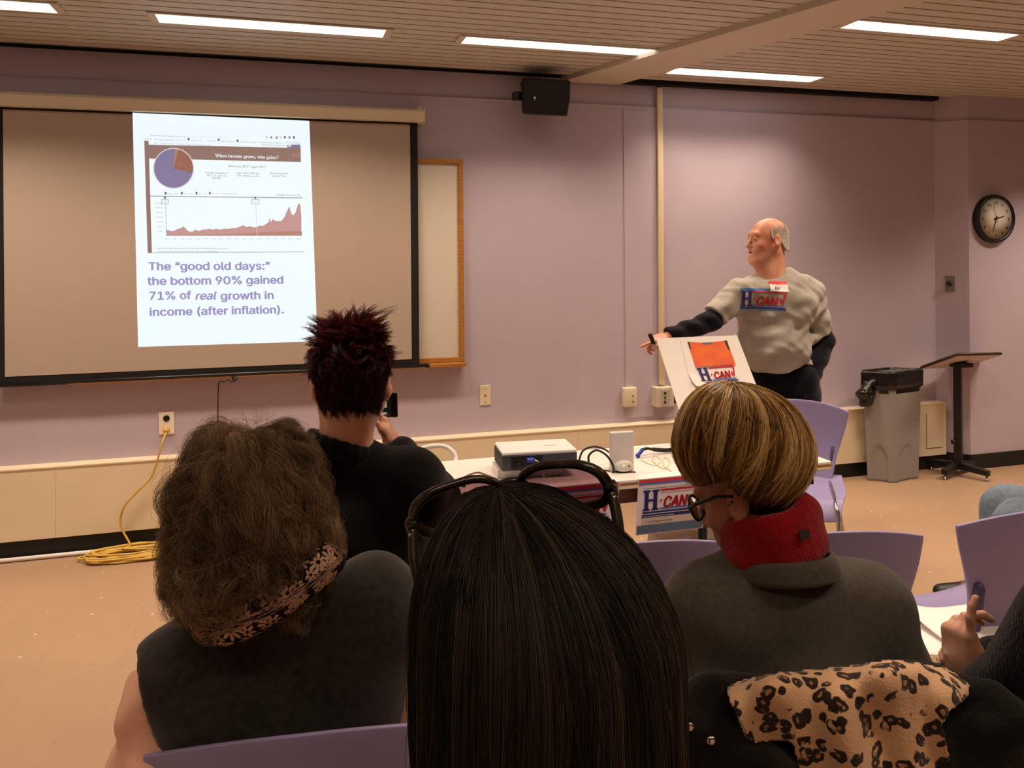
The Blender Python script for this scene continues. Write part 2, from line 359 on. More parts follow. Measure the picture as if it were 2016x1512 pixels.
# browser picture (pixel coordinates of the photo turned to slide u,v)
Hm = None
def uv(px, py):
    q = np.array(sp(px, py)); u, v = .5, .5
    for _ in range(12):
        p = S(u, v); du = (S(u+1e-4, v)-p)/1e-4; dv = (S(u, v+1e-4)-p)/1e-4; d = np.linalg.solve(np.stack([du, dv], 1), q-p); u += d[0]; v += d[1]
    return u, v
Z5 = lambda x, y: uv(250+x/5.04, 210+y/5.04)
def zpoly(pts, mi, lay): spoly([Z5(*p) for p in pts], mi, lay)
zpoly([(172, 338), (215, 340), (248, 1452), (206, 1452)], BRN, 1)
zpoly([(212, 378), (1722, 410), (1726, 550), (216, 515)], BRN, 1)
zpoly([(1592, 378), (1720, 376), (1722, 412), (1592, 410)], VIO, 2); zpoly([(1595, 376), (1632, 376), (1630, 396), (1600, 400)], PAL, 3)
for k, (hx_, hh) in enumerate(((1640, 30), (1655, 46), (1672, 26), (1690, 56), (1706, 36))): zpoly([(hx_, 500-hh), (hx_+9, 500-hh), (hx_+9, 500), (hx_, 500)], RPK, 2)
cx_, cy_, rr = 463, 612, 200
circ = lambda a0, a1, r, n=40: [(cx_+r*math.sin(t), cy_-r*math.cos(t)) for t in np.linspace(math.radians(a0), math.radians(a1), n)]
zpoly(circ(0, 354, 203), PAL, 2); zpoly([(cx_, cy_)]+circ(104, 364, 193), VIO, 3); zpoly([(cx_, cy_)]+circ(4, 14, 193, 6), RPK, 3); zpoly([(cx_, cy_)]+circ(14, 104, 193), RST, 3)
stext('30%', *Z5(545, 585), .014, RPK, 5, align='CENTER'); stext('70%', *Z5(388, 690), .014, GRY, 5, align='CENTER')
u0, v0 = Z5(876, 492); u1, _ = Z5(1505, 500)
stext('When income grows, who gains?', u0, v0+.004, .032, WHT, 4, 0.0, width=u1-u0, face='serif')
u0, v0 = Z5(1005, 600); u1, _ = Z5(1378, 600); stext('Between 1917 and 1977', u0, v0, .021, GRY, width=u1-u0, face='serif')
for x, y, tx, wd in ((775, 662, 'Average incomes of', 225), (795, 690, 'the U.S. grew by', 190), (845, 716, '$20,087', 90), (1090, 664, 'The richest 10% got', 225), (1090, 692, '30% of that growth', 220), (1412, 668, 'The bottom 90%', 190), (1440, 695, 'shared 70%', 130)):
    u0, v0 = Z5(x, y); stext(tx, u0, v0, .016, GRY, width=Z5(x+wd, y)[0]-u0, face='serif')
for x, tx, wd in ((392, 'Bottom 90%', 118), (555, 'Top 10-5%', 95), (702, 'Top 5-1%', 90), (838, 'Top 1%', 65), (930, 'Average Income', 165)):
    u0, v0 = Z5(x, 868); stext(tx, u0, v0, .010, GRY, width=Z5(x+wd, 868)[0]-u0)
for x, c in ((378, DGR), (540, DGR), (686, DGR), (818, RST)): zpoly([(x-4, 846), (x+14, 846), (x+14, 872), (x-4, 872)], c, 3)
u0, v0 = Z5(1482, 880); stext('Average Income over time', u0, v0, .011, DGR, width=Z5(1722, 880)[0]-u0, bold=.01)
zpoly([(232, 884), (1742, 902), (1742, 910), (232, 892)], GRY, 2)
for x in (378, 1273):
    zpoly([(x-14, 893), (x+14, 895), (x, 925)], DGR if x < 500 else RST, 4)
    for a, b, c, d in ((x-36, 918, x+36, 922), (x-36, 962, x+36, 966), (x-38, 918, x-33, 966), (x+33, 918, x+38, 966)): zpoly([(a, b), (c, b), (c, d), (a, d)], GRY, 3)
    u0, v0 = Z5(x-22, 950); stext('1917' if x < 500 else '1977', u0, v0, .013, GRY, width=Z5(x+22, 950)[0]-u0)
prof = [(392, 1220), (415, 1225), (445, 1238), (480, 1226), (510, 1210), (535, 1205), (556, 1190), (575, 1198), (600, 1230), (625, 1242), (655, 1238), (680, 1220), (712, 1234), (750, 1220), (790, 1218), (825, 1212), (850, 1220), (890, 1212), (925, 1220), (965, 1210), (1005, 1212), (1040, 1205), (1080, 1205), (1120, 1190), (1155, 1176), (1185, 1194), (1220, 1186), (1260, 1198), (1285, 1196), (1315, 1180), (1350, 1182), (1395, 1155), (1406, 1140), (1413, 1104), (1425, 1140), (1432, 1145), (1440, 1116), (1480, 1136), (1530, 1134), (1560, 1100), (1590, 1030), (1611, 990), (1630, 1060), (1650, 1080), (1672, 1050), (1695, 975), (1710, 955), (1722, 990), (1730, 1100)]
for (xa, ya), (xb, yb) in zip(prof[:-1], prof[1:]): zpoly([(xa, ya), (xb, yb), (xb, 1278), (xa, 1278)], PNK, 2)
zpoly([(392, 1274), (1000, 1266), (1400, 1245), (1600, 1236), (1734, 1236), (1737, 1280), (392, 1280)], RPK, 3)
zpoly([(1276, 960), (1281, 960), (1292, 1276), (1287, 1276)], PAL, 4); zpoly([(384, 960), (388, 960), (394, 1280), (390, 1280)], GRY, 3)
for k in range(7): u0, v0 = Z5(280+k*4, 962+k*46.5); stext(['$400,000', '$350,000', '$300,000', '$250,000', '$200,000', '$150,000', '$100,000'][k], u0, v0, .010, GRY, width=Z5(362, 960)[0]-u0-.002*k)
for k in range(18):
    u0, v0 = Z5(376+k*76.5, 1316); stext(str(1917+k*5), u0, v0, .010, GRY, width=Z5(376+k*76.5+42, 1316)[0]-u0)
for y, wd, c in ((1412, 705, DGR), (1440, 600, RST)):
    u0, v0 = Z5(300, y); stext('Source: the data shown here is from the state of working america, tax records' if y < 1430 else 'Economic policy analysis of incomes, surveys, methodology', u0, v0, .010, c, width=Z5(300+wd, y)[0]-u0)
zpoly([(246, 1446), (1756, 1438), (1756, 1443), (246, 1451)], GRY, 2)
for x, y, wd, c, tx in ((235, 285, 345, GRY, 'www.stateofworkingamerica.org'), (600, 290, 390, PAL, 'who gains when income grows in america'), (172, 318, 75, GRY, 'Bookmarks'), (270, 326, 200, GRY, 'US Labour Statistics'), (495, 328, 80, GRY, 'My Local'), (640, 334, 100, GRY, 'State Services'), (800, 338, 75, GRY, 'Add New'), (930, 342, 130, GRY, 'Most Visited'), (1115, 348, 165, RST, 'Economic News'), (1305, 352, 230, RST, 'Interactive Graphs'), (1560, 354, 160, GRY, 'Other pages'), (265, 362, 565, GRY, 'Home   The state of income   Who gains   Charts   Report and data   About'), (1335, 378, 180, RST, 'Share this page'), (1515, 384, 75, DGR, 'Search')):
    u0, v0 = Z5(x, y); stext(tx, u0, v0+.003, .011, c, width=Z5(x+wd, y)[0]-u0)
for x, y, c in ((612, 322, DGR), (910, 330, VIO), (1097, 338, RST), (1384, 304, PAL), (1432, 306, GRY), (1486, 308, RPK), (1526, 306, PAL), (1566, 304, RST), (1612, 306, GRY), (1656, 306, DGR)): zpoly([(x-10, y-12), (x+10, y-12), (x+10, y+12), (x-10, y+12)], c, 3)
# big caption
for (x, y, tx, wd, sh) in ((292, 532, 'The \u201cgood old days:\u201d', 240, 0), (291, 561, 'the bottom 90% gained', 268, 0), (293, 590, '71% of', 83, 0), (383.5, 590, 'real', 43, .25), (434, 590, 'growth in', 105, 0), (294, 622, 'income (after inflation).', 265, 0)):
    u0, v0 = uv(x, y); stext(tx, u0, v0, .0665, TXT, 5, 0.028, sh, width=uv(x+wd, y)[0]-u0)
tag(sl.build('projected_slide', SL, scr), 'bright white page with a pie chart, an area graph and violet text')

# pull cord of the screen
mb = MB(); c0 = aty(462, 742, SY-.01)
P = [aty(455, 741, SY-.01), aty(463, 748, SY-.012), aty(456, 752, SY-.01), aty(449, 747, SY-.01), aty(441, 752, SY-.01), aty(433, 750, SY-.01), aty(430, 765, SY-.008), aty(429, 800, SY), aty(429, 840, SY), aty(430, 880, SY)]
mb.tube(spline(P, 6), 0.0035, 0, 6)
mb.tube([c0+(.012*math.cos(t), .004*math.sin(2*t), .012*math.sin(t)-.008) for t in np.linspace(0, 9, 24)], .003, 0, 6)
tag(mb.build('pull_cord', M['blackp']), 'black pull cord hanging knotted from the screen\'s bottom bar', 'cord')

# ------------------------------------------------------------------ whiteboard behind the screen
WY = W-0.028
wb = thing('whiteboard', 'oak framed whiteboard mostly hidden behind the projection screen', 'whiteboard', (0.4, WY, 0.9))
p = aty(911, 313, WY); q = aty(917, 712, WY); x1 = p[0]-0.4; z1 = p[2]-0.9; z0 = q[2]-0.9; x0 = -1.5
MB().box2((x0, .004, z0), (x1, .026, z1)).build('panel', M['board'], wb)
f = .032
mb = MB().box2((x0, -.012, z1-f), (x1, .02, z1), bev=.004).box2((x0, -.012, z0), (x1, .02, z0+f), bev=.004).box2((x1-f, -.012, z0+f), (x1, .02, z1-f), bev=.004).box2((x0, -.012, z0+f), (x0+f, .02, z1-f), bev=.004)
mb.build('frame', M['oak'], wb)
MB().box2((x0, -.05, z0-.022), (x1+.004, .02, z0), bev=.004).build('marker_tray', M['oak'], wb)

# ------------------------------------------------------------------ things on the wall
# speaker
spk = thing('wall_speaker', 'black wedge-shaped loudspeaker hung near the ceiling right of the screen', 'speaker', tuple(aty(1068, 190, W-.17)))
rings = []
for t, wx, wz in ((-.11, .115, .062), (-.08, .125, .085), (.0, .14, .098), (.085, .148, .100), (.10, .140, .092)):
    rings.append([(sx*wx*k, -t, sz*wz) for sx, sz, k in ((-1, -1, .86), (-.9, -1.06, .86), (.9, -1.06, .95), (1, -1, .97), (1.03, 0, 1), (1, 1, 1), (.9, 1.06, 1), (-.9, 1.06, .95), (-1, 1, .95), (-1.0, 0, .92))])
mb = MB().loft(rings, 0, False, M=Rx(.25) @ Rz(-.15)); mb.build('cabinet', M['blackp'], spk)
MB().box2((-.06, .08, .02), (.06, .168, .075), bev=.006).box2((-.10, .0, .085), (.08, .14, .108), bev=.004).build('bracket', M['blackp'], spk)
MB().box2((-.185, -.02, -.03), (-.13, .03, .02), bev=.006).build('side_knob', M['blackp'], spk)
lg = aty(1053, 193, W-.318)-np.array(spk.location)
MB().ell(lg, (.008, .004, .010), 0, 12).build('badge', M['chrome'], spk)
# clock
ck = thing('wall_clock', 'round black-rimmed wall clock with white numbered dial', 'clock', (4.905, YB, 1.79), 0)
R = .167
a = Rx(math.pi/2)
mb = MB().lathe([(R-.012, 0.0), (R+.006, 0.0), (R+.008, .02), (R+.002, .042), (R-.008, .046), (R-.016, .040), (R-.020, .034)], 0, 48, a, cap=False); mb.build('rim', M['blackp'], ck)
mb = MB().lathe([(R-.018, .034), (0.001, .0345)], 0, 48, a); mb.build('dial', mat('dial_white', 'EDE6DA', .5), ck)
mb = MB()
for h in range(1, 13):
    t = math.radians(30*h); V, Fs = text_geo(str(h), .040, .012, 0, 'CENTER')
    mb.add(np.stack([V[:, 0]+.118*math.sin(t), V[:, 1]+.118*math.cos(t)-.014, np.full(len(V), .0355)], 1), Fs, 0, False, a)
for k in range(60):
    t = math.radians(6*k); mb.quad([(r*math.sin(t+d), r*math.cos(t+d), .0352) for r, d in ((.139, -.008), (.139, .008), (.146, .008), (.146, -.008))], 0, a)
mb.build('numerals', M['ink'], ck)
def hand(t, L, wd, z, back=.02):
    t = math.radians(t); d = np.array([math.sin(t), math.cos(t)]); n = np.array([d[1], -d[0]])
    return MB().prism([tuple(-d*back+n*wd), tuple(d*L+n*wd*.5), tuple(d*L-n*wd*.5), tuple(-d*back-n*wd)], z, z+.0015, 0, a)
hand(76, .075, .005, .037).build('hour_hand', M['blackp'], ck); hand(198, .105, .0038, .039).build('minute_hand', M['blackp'], ck); hand(345, .1, .0014, .041, .03).lathe([(.006, .035), (.006, .044)], 0, 12, a).build('second_hand', M['blackp'], ck)
# sockets, boxes, plates
def plate(name, label, cat, p, w_, h_, m, nx=0.0):
    return thing(name, label, cat, tuple(p), nx)
o = plate('wall_outlet', 'white double socket left of the screen cord with yellow plug in it', 'outlet', aty(328, 833, W), .08, .12, M['white'])
MB().box((0, -.003, 0), (.078, .006, .122), 0, bev=.0025).build('cover_plate', mat('ivory_plate', 'F0E6D6', .4), o)
mb = MB()
mb.lathe([(.017, .0), (.017, .004), (.015, .0055)], 0, 20, T(0, -.005, .028) @ Rx(math.pi/2)); mb.build('receptacle', M['blackp'], o)
o = plate('wall_plate', 'cream blank plate with three screws between screen and conduit', 'wall plate', aty(955, 778, W), .07, .12, M['cream'])
MB().box((0, -.003, 0), (.068, .006, .12), 0, bev=.0025).build('cover_plate', M['cream'], o)
for z in (.04, 0, -.04): MB().ell((0, -.0065, z), (.004, .002, .004) if z else (.008, .003, .008), 0, 10).build('screw', M['oak'], o)
o = plate('surface_box', 'cream surface-mounted box below the thin wall panel', 'junction box', aty(1236, 780, W-.007), .08, .12, M['cream'])
MB().box((0, -.024, 0), (.088, .048, .122), 0, bev=.005).build('box', M['cream'], o)
for z in (.008, -.028): MB().ell((.014, -.0485, z), (.005, .002, .006), 0, 10).build('socket_hole', M['ink'], o)
o = plate('outlet_box', 'beige surface socket box at the foot of the cream conduit', 'junction box', aty(1301, 778, W), .1, .12, M['cream'])
MB().box((-.008, -.04, 0), (.125, .08, .125), 0, bev=.004).build('box', mat('beige_box', 'CFC4B0', .45), o)
MB().box((-.008, -.0815, -.004), (.062, .004, .11), 0, bev=.0015).build('face_plate', mat('grey_plate', 'B9B0A0', .4), o)
mb = MB()
for z in (.028, -.03):
    mb.ell((-.012, -.0845, z), (.010, .002, .009), 0, 12)
mb.ell((-.012, -.0845, -.001), (.006, .002, .012), 0, 12); mb.build('socket', M['ink'], o)
MB().box((.080, -.03, .006), (.048, .045, .108), 0, bev=.003).build('plug_adapter', mat('adapter_brown', '2C2220', .4), o)
p = aty(1296, 175, W); q = aty(1296, 757, W)
cond = thing('wall_conduit', 'cream vertical conduit running from ceiling gap to socket box', 'conduit', (p[0], W-.007, q[2]))
MB().box2((-.02, -.022, 0), (.02, .0, p[2]-q[2]+.005), 0, bev=.006).build('channel', mat('cream_conduit', 'DCCBA8', .45), cond)
MB().box2((-.012, -.016, p[2]-q[2]), (.012, 0, p[2]-q[2]+.05), bev=.003).build('elbow', M['blackp'], cond)
jd = np.array([XB-XA, YB-W]); jd /= np.linalg.norm(jd)
s_ = np.array([XA, W])+jd*.095
o = thing('switch_plate', 'small steel key-switch plate on the angled wall return beside the clock', 'switch', (s_[0], s_[1], 1.325), math.atan2(jd[1], jd[0]))
MB().box((0, -.003, 0), (.062, .006, .115), 0, bev=.002).build('cover_plate', mat('steel_plate', '8A8478', .35, metal=.5), o)
MB().lathe([(.018, 0), (.018, .008), (.012, .016), (.004, .018)], 0, 16, T(-.003, -.006, 0) @ Rx(math.pi/2)).build('key_switch', M['blackp'], o)

# ------------------------------------------------------------------ yellow extension cord
ec = thing('extension_cord', 'yellow extension cord plugged into the wall and coiled on the floor', 'cord', tuple(atz(255, 1095, 0)))
b = np.array(ec.location); oc = aty(328, 845, W)
P = [oc+(0, -.03, 0), oc+(0, -.055, -.02), aty(318, 875, HY-.02), aty(300, 935, HY-.03), aty(268, 970, HY-.03), aty(243, 1000, HY-.03), aty(238, 1035, HY-.02), aty(256, 1072, HY-.05)]
P += [np.array([b[0]-.02, b[1]+.03, .03])]
cr = random.Random(5)
for k in range(13):
    for ph in (0, 1.6, 3.1, 4.7):
        t = ph+cr.uniform(-.3, .3); rx = .20+.06*cr.random()+(.03 if k % 4 == 0 else 0); ry = .06+.05*cr.random()
        P.append(np.array([b[0]+.045+.02*cr.uniform(-1, 1)+rx*math.cos(t+k*.12), b[1]-.02+ry*math.sin(t+k*.12)+.02*cr.uniform(-1, 1), .008+.0022*k+.006*cr.random()]))
P += [np.array([b[0]+.2, b[1]-.19, .008]), np.array([b[0]+.34, b[1]-.22, .008]), np.array([b[0]+.5, b[1]-.2, .008])]
cable = MB().tube(spline(P, 7)-b, 0.0055, 0, 7).build('cable', M['cordY'], ec)
mb = MB().lathe([(.010, 0), (.017, .004), (.017, .022), (.011, .034), (.0065, .042)], 0, 16, frame(oc-b+np.array([0, -.006, 0]), (1, 0, 0), (0, 0, 1)) @ Rx(0)).build('plug', M['cordY'], ec)
# ================================================================== FURNITURE AND THINGS ON IT
# ---- table
TX0, TX1, TY0, TY1, TZ = 0.215, 2.045, 2.645, 3.11, 0.74
tb = thing('folding_table', 'long white-topped folding table carrying the projector, signs taped along its edge', 'table', ((TX0+TX1)/2, (TY0+TY1)/2, 0))
a, b = (TX1-TX0)/2, (TY1-TY0)/2
MB().box2((-a, -b, TZ-.012), (a, b, TZ), bev=.003).build('tabletop', M['table'], tb)
mb = MB().box2((-a, -b, TZ-.020), (a, b, TZ-.012)); mb.build('edge_band', M['oak'], tb)
MB().box2((-a, -b, TZ-.034), (a, b, TZ-.020), bev=.003).build('underlay', M['cream'], tb)
mb = MB().box2((-a+.04, -b+.03, TZ-.092), (a-.06, -b+.05, TZ-.034)).box2((-a+.04, b-.05, TZ-.092), (a-.06, b-.03, TZ-.034)).box2((a-.08, -b+.03, TZ-.092), (a-.06, b-.03, TZ-.034)).box2((-a+.04, -b+.03, TZ-.092), (-a+.06, b-.03, TZ-.034))
mb.build('apron', M['wood_dark'], tb)
lx = atd(1412, 1070, 2.92)[0]-float(tb.location[0])
for x, m, r in ((a-.10, M['chrome'], .011), (lx, M['blackp'], .017), (-a+.14, M['blackp'], .017)):
    for y in (-b+.065, b-.065): MB().tube([(x, y, 0.0), (x, y, TZ-.03)], r, 0, 10).build('leg', m, tb)
    MB().tube([(x, -b+.065, .12), (x, b-.065, .12)], .009, 0, 8).build('leg_brace', m, tb)

# ---- logo: prints in a unit frame (x 0..1, y 0..~.44)
def logo_geo():
    L = []
    def R(x0, y0, x1, y1, c): L.append((np.array([(x0, y0), (x1, y0), (x1, y1), (x0, y1)]), [(0, 1, 2, 3)], c))
    for x in (.03, .195):                                            # slab-serif H
        R(x, .07, x+.075, .40, 'navy')
    for x in (.0, .165):
        R(x, .05, x+.135, .085, 'navy'); R(x, .385, x+.135, .42, 'navy')
    R(.10, .215, .20, .255, 'navy')
    R(.32, .385, 1.0, .425, 'red'); R(.0, .445, 1.0, .452, 'navy')
    V, Fs = text_geo('CAN', .37, .045, .22)
    V = V[:, :2]*np.array([.47/(V[:, 0].max()-V[:, 0].min()), 1.0])+np.array([.375, .09]); L.append((V, Fs, 'red'))
    L.append((np.array([(.315, .19), (.36, .21), (.36, .245), (.315, .225)]), [(0, 1, 2, 3)], 'red'))
    L.append((np.array([(.865, .24), (.905, .12), (.945, .12), (1.03, .42), (.985, .42), (.925, .20), (.90, .26)]), [(0, 1, 2, 3, 4, 5, 6)], 'red'))
    R(.32, .055, .97, .085, 'blue'); R(.0, .0, 1.0, .032, 'navy')
    return L
PRINT = ['white_paper', 'red', 'redlight', 'navy', 'blue', 'slate', 'tan', 'ink', 'orange']
PM = [M[k] for k in PRINT]; PI = {k: i for i, k in enumerate(PRINT)}
def add_logo(mb, M4, width, z=.0008):
    for V, Fs, c in logo_geo():
        zz = z+(.0004 if c == 'red' else 0); mb.add(np.column_stack([V*width, np.full(len(V), zz)]), Fs, PI[c], False, M4)

# ---- paper signs on the table edge
def sign(x0, label):
    w_, h_ = .272, .214; t = thing('paper_sign', label, 'sign', (x0, TY0-.004, TZ), 0, 'printed signs taped to the table edge')
    fr = frame((0, 0, 0), (1, 0, 0), (0, -.13, 1.0)); mb = MB()
    n = 8; g = [[(x, -.0, -h_*j/n) for x in (0, w_)] for j in range(n+1)]
    def P(x, y, k=0): return (np.array([x, y, .0006*k, 1]) @ fr.T)[:3]
    mb.quad([P(0, -h_), P(w_, -h_), P(w_, 0), P(0, 0)], 0); mb.quad([P(0, -h_, -1.2), P(w_, -h_, -1.2), P(w_, 0, -1.2), P(0, 0, -1.2)], 0)
    mb.quad([P(0, 0), P(w_, 0), (w_, .05, .0015), (0, .05, .0015)], 0)
    def B(x0, y0, x1, y1, c, k=1): mb.quad([P(x0, -y0, k), P(x1, -y0, k), P(x1, -y1, k), P(x0, -y1, k)], PI[c])
    B(.003, .004, w_-.003, .017, 'redlight'); B(.003, .017, w_-.003, .024, 'blue')
    B(.003, h_-.036, w_-.003, h_-.003, 'slate'); B(.02, h_-.062, w_-.03, h_-.037, 'tan'); B(.02, h_-.076, w_-.03, h_-.064, 'navy')
    add_logo(mb, fr @ T(.022, -h_+.080, .0006), w_*.78)
    mb.text('Hunterdon Area Community Action Network', .0088, PI['white_paper'], fr @ T(.024, -h_+.067, .0014), .02, sx=.99)
    mb.text('Civic Engagement Group', .0135, PI['ink'], fr @ T(.048, -h_+.0455, .0014), .0, sx=.98, font='serif')
    mb.quad([P(.034, -h_+.052, 2), P(.037, -h_+.045, 2), P(.044, -h_+.060, 2), P(.037, -h_+.048, 2)], PI['ink'])
    mb.build('sheet', PM, t); return t
sx0 = atz(1254, 942, TZ)[0]
sign(sx0, 'red white and blue paper sign hanging from table edge, beside dark-rimmed eyeglasses')
sign(sx0-.345, 'red white and blue paper sign seen through the sunglasses\' lens')

# ---- poster board
PW, PH = .386, .569
po = thing('poster_board', 'white poster board with orange picture and logo leaning back on the table', 'poster', (1.518, 2.753, TZ+.003))
up = np.array([.008, .347, .451]); fr = frame((0, 0, 0), (1, -.015, 0), up)
MB().box2((0, 0, -.004), (PW, PH, 0), M=fr).build('board', M['white_paper'], po)
n_ = fr[:3, 2]; O_ = np.array(po.location)
def onp(px, py, k=0):
    d = ray(px, py); t = ((O_-EYE)@n_)/(d@n_); p = EYE+d*t-O_; return np.array([p@fr[:3, 0], p@fr[:3, 1], .0006*k])
mb = MB()
Zp = lambda x, y, k=1: onp(1340+x/11.63, 660+y/11.63, k)
sheet = [Zp(-10, 110), Zp(400, 80), Zp(1270, 60), Zp(1640, 1250), Zp(600, 1225), Zp(330, 1190), Zp(235, 1080), Zp(160, 850)]
c = np.mean([s[:2] for s in sheet], 0)
mb.quad([(s[0], s[1], .002+.010*(1 if i in (4, 5, 6) else 0)) for i, s in enumerate(sheet)], 0, fr)
for pts, cc, k in (([(150, 160), (560, 185), (1050, 130), (1255, 690), (330, 735)], 'orange', 6), ([(150, 160), (185, 162), (235, 320), (205, 330)], 'ink', 8), ([(985, 138), (1050, 130), (1130, 370), (1080, 330)], 'ink', 8), ([(470, 182), (740, 170), (690, 215), (540, 220)], 'slate', 8),
                   ([(330, 742), (1255, 700), (1258, 712), (332, 756)], 'tan', 7)):
    mb.quad([tuple(Zp(x, y, k)) for x, y in pts], PI[cc], fr)
mb.build('taped_print', PM, po)
mb = MB(); oA = Zp(480, 1120, 6); oB = Zp(1335, 1045, 6); wL = np.linalg.norm((oB-oA)[:2]); ang = math.atan2(oB[1]-oA[1], oB[0]-oA[0])
add_logo(mb, fr @ T(oA[0], oA[1], .006) @ Rz(ang), wL*.98)
mb.build('logo_print', PM, po)
q = Zp(375, 1425, 3); mb = MB().text('Hunterdon County Action', .026, PI['ink'], fr @ T(q[0], q[1], .0012)); mb.build('caption', PM, po)
MB().add([(.10, .30, .12), (.13, .30, .12), (.13, .335, .0), (.10, .335, .0), (.10, .34, .30), (.13, .34, .30), (.13, .345, .0), (.10, .345, .0)], [(0, 1, 2, 3), (4, 7, 6, 5), (0, 3, 7, 4), (1, 5, 6, 2), (0, 4, 5, 1), (3, 2, 6, 7)], 0).build('back_strut', M['tan'], po)

# ---- projector on a carton
A = atz(988, 893, .84); B_ = atz(1137, 885, .84); C_ = atz(946, 880, .84)
frp = frame((A[0], A[1], 0), B_-A, C_-A); pw, pd = np.linalg.norm(B_-A), np.linalg.norm(C_-A)*1.35
bx = thing('white_carton', 'flat white carton lying under the projector on the table', 'box', (A[0], A[1], TZ)); bx.matrix_world = Matrix(frame((A[0], A[1], TZ+.0005), B_-A, C_-A).tolist())
MB().box2((-.01, .035, 0), (pw*.82, pd-.01, .032), bev=.002).build('carton', M['white'], bx)
pj = thing('projector', 'white and charcoal video projector on the folding table', 'projector'); pj.matrix_world = Matrix(frame((A[0], A[1], TZ+.0335), B_-A, C_-A).tolist())
hh = .84-TZ-.0335
MB().box2((0, 0, 0), (pw, pd, hh-.006), bev=.008).build('body', M['proj'], pj)
MB().box2((.002, .002, hh-.010), (pw-.002, pd-.002, hh+.002), bev=.004).build('top_cover', M['white'], pj)
mb = MB()
for k in range(9): mb.box2((-.0015, .018, .006+k*.0062), (.003, pd-.014, .0085+k*.0062))
mb.build('side_grille', M['blackp'], pj)
MB().box2((.033, -.0015, .008), (.150, .004, hh-.012), bev=.001).build('port_panel', M['blackp'], pj)
mb = MB().text('BenQ', .026, 0, T(pw*.62, pd*.42, hh+.0022), .02); mb.build('maker_mark', M['grey_metal'], pj)
mb = MB().box2((.088, -.028, .036), (.116, 0, .048), bev=.003); mb.tube(spline([(.116, -.014, .042), (.130, -.018, .034), (.142, -.02, .016), (.15, -.022, -.02)], 5), .003, 1, 6)
mb.build('video_plug', [M['vga'], M['chrome']], pj)
mb = MB().box2((.046, -.02, .018), (.062, 0, .032), bev=.002).tube(spline([(.056, -.015, .024), (.066, -.022, .012), (.068, -.024, -.02), (.066, -.02, -.033)], 5), .0035, 0, 6)
mb.build('power_plug', M['blackp'], pj)

# ---- white panel device, cords, papers
rA = atz(1205, 932, TZ); rB = atz(1251, 929, TZ)
rt = thing('desk_receiver', 'white upright panel device with green light standing right of the projector', 'receiver'); rt.matrix_world = Matrix(frame((rA[0], rA[1], TZ+.0005), rB-rA, (-(rB-rA)[1], (rB-rA)[0], 0)).tolist())
rw = np.linalg.norm(rB-rA); mp = mat('satin_grey_white', 'D8D3CF', .4)
MB().box2((0, .012, .0), (rw, .034, .148), bev=.004).build('panel', mp, rt)
mb = MB().loft([[(rw*.5+r*1.0*math.cos(t)*.036, .0+.006*math.cos(0)*0-z, .024+r*math.sin(t)*.021) for t in np.linspace(0, 2*np.pi, 24, endpoint=False)] for r, z in ((1, -.012), (1, .004), (.9, .010), (.6, .014), (.05, .015))], 0, True); mb.build('dome', mp, rt)
MB().ell((rw*.45, -.0165, .030), (.0022, .002, .0022), 0, 8).build('status_light', M['led'], rt)
MB().ell((rw*.5+.016, -.013, .026), (.006, .003, .006), 0, 10).build('button', M['grey_metal'], rt)

def cord(name, label, P, r, m, cat='cable', n=8):
    P = np.array(P); base = np.array([P[0][0], P[0][1], P[0][2]]); mb = MB().tube(spline(P-base, n), r, 0, 8)
    return tag(mb.build(name, m, None, base), label, cat)
Z6 = lambda x, y: (800+x/4.032, 820+y/4.032)
D = 3.02
cord('black_cable', 'black cable looping between the projector and the white panel device', [atd(*Z6(1365, 370), D), atd(*Z6(1400, 275), D), atd(*Z6(1480, 240), D), atd(*Z6(1560, 255), D+.02), atd(*Z6(1620, 290), D+.05)], .0038, M['blackp'])
cord('black_cable', 'lower black cable arching down in front of the white panel device', [atd(*Z6(1450, 390), 2.97), atd(*Z6(1450, 310), 2.97), atd(*Z6(1510, 268), 2.97), atd(*Z6(1590, 310), 2.96), atd(*Z6(1640, 390), 2.95), atz(*Z6(1640, 445), TZ+.004)], .0042, M['blackp'])
cord('thin_wire', 'thin black wire lying under the white panel device', [atz(*Z6(1560, 425), TZ+.003), atz(*Z6(1640, 435), TZ+.003), atz(*Z6(1720, 440), TZ+.003), atz(*Z6(1820, 440), TZ+.003)], .0022, M['blackp'])
vg = thing('video_cable', 'black video cable with blue plug lying right of the white panel device', 'cable', tuple(atz(*Z6(1840, 300), TZ)))
vb = np.array(vg.location); p1 = atz(*Z6(1875, 262), TZ+.028)-vb; p0 = atz(*Z6(1832, 318), TZ+.006)-vb
mb = MB().tube([p0, p0*.8+p1*.2, p0*.7+p1*.3, p1], [.009, .010, .007, .008], 0, 8); mb.build('plug', M['vga'], vg)
mb = MB().tube(spline([p1, p1+(.02, .0, .002), atz(*Z6(1960, 262), TZ+.02)-vb, atz(*Z6(2060, 268), TZ+.012)-vb, atz(*Z6(2200, 250), TZ+.006)-vb], 8), [.006]*8+[.005]*8+[.008]*12+[.004]*5, 0, 8); mb.build('cable', M['blackp'], vg)
cord('white_cable', 'white hose-like cable looping up above the table beside the black shirt', [atd(800, 895, 3.3), atd(828, 884, 3.3), atd(855, 878, 3.3), atd(878, 880, 3.3), atd(893, 891, 3.28), atd(898, 905, 3.26), atd(893, 920, 3.22), atd(880, 931, 3.18), atz(866, 935, TZ+.008)], .0095, M['white'])
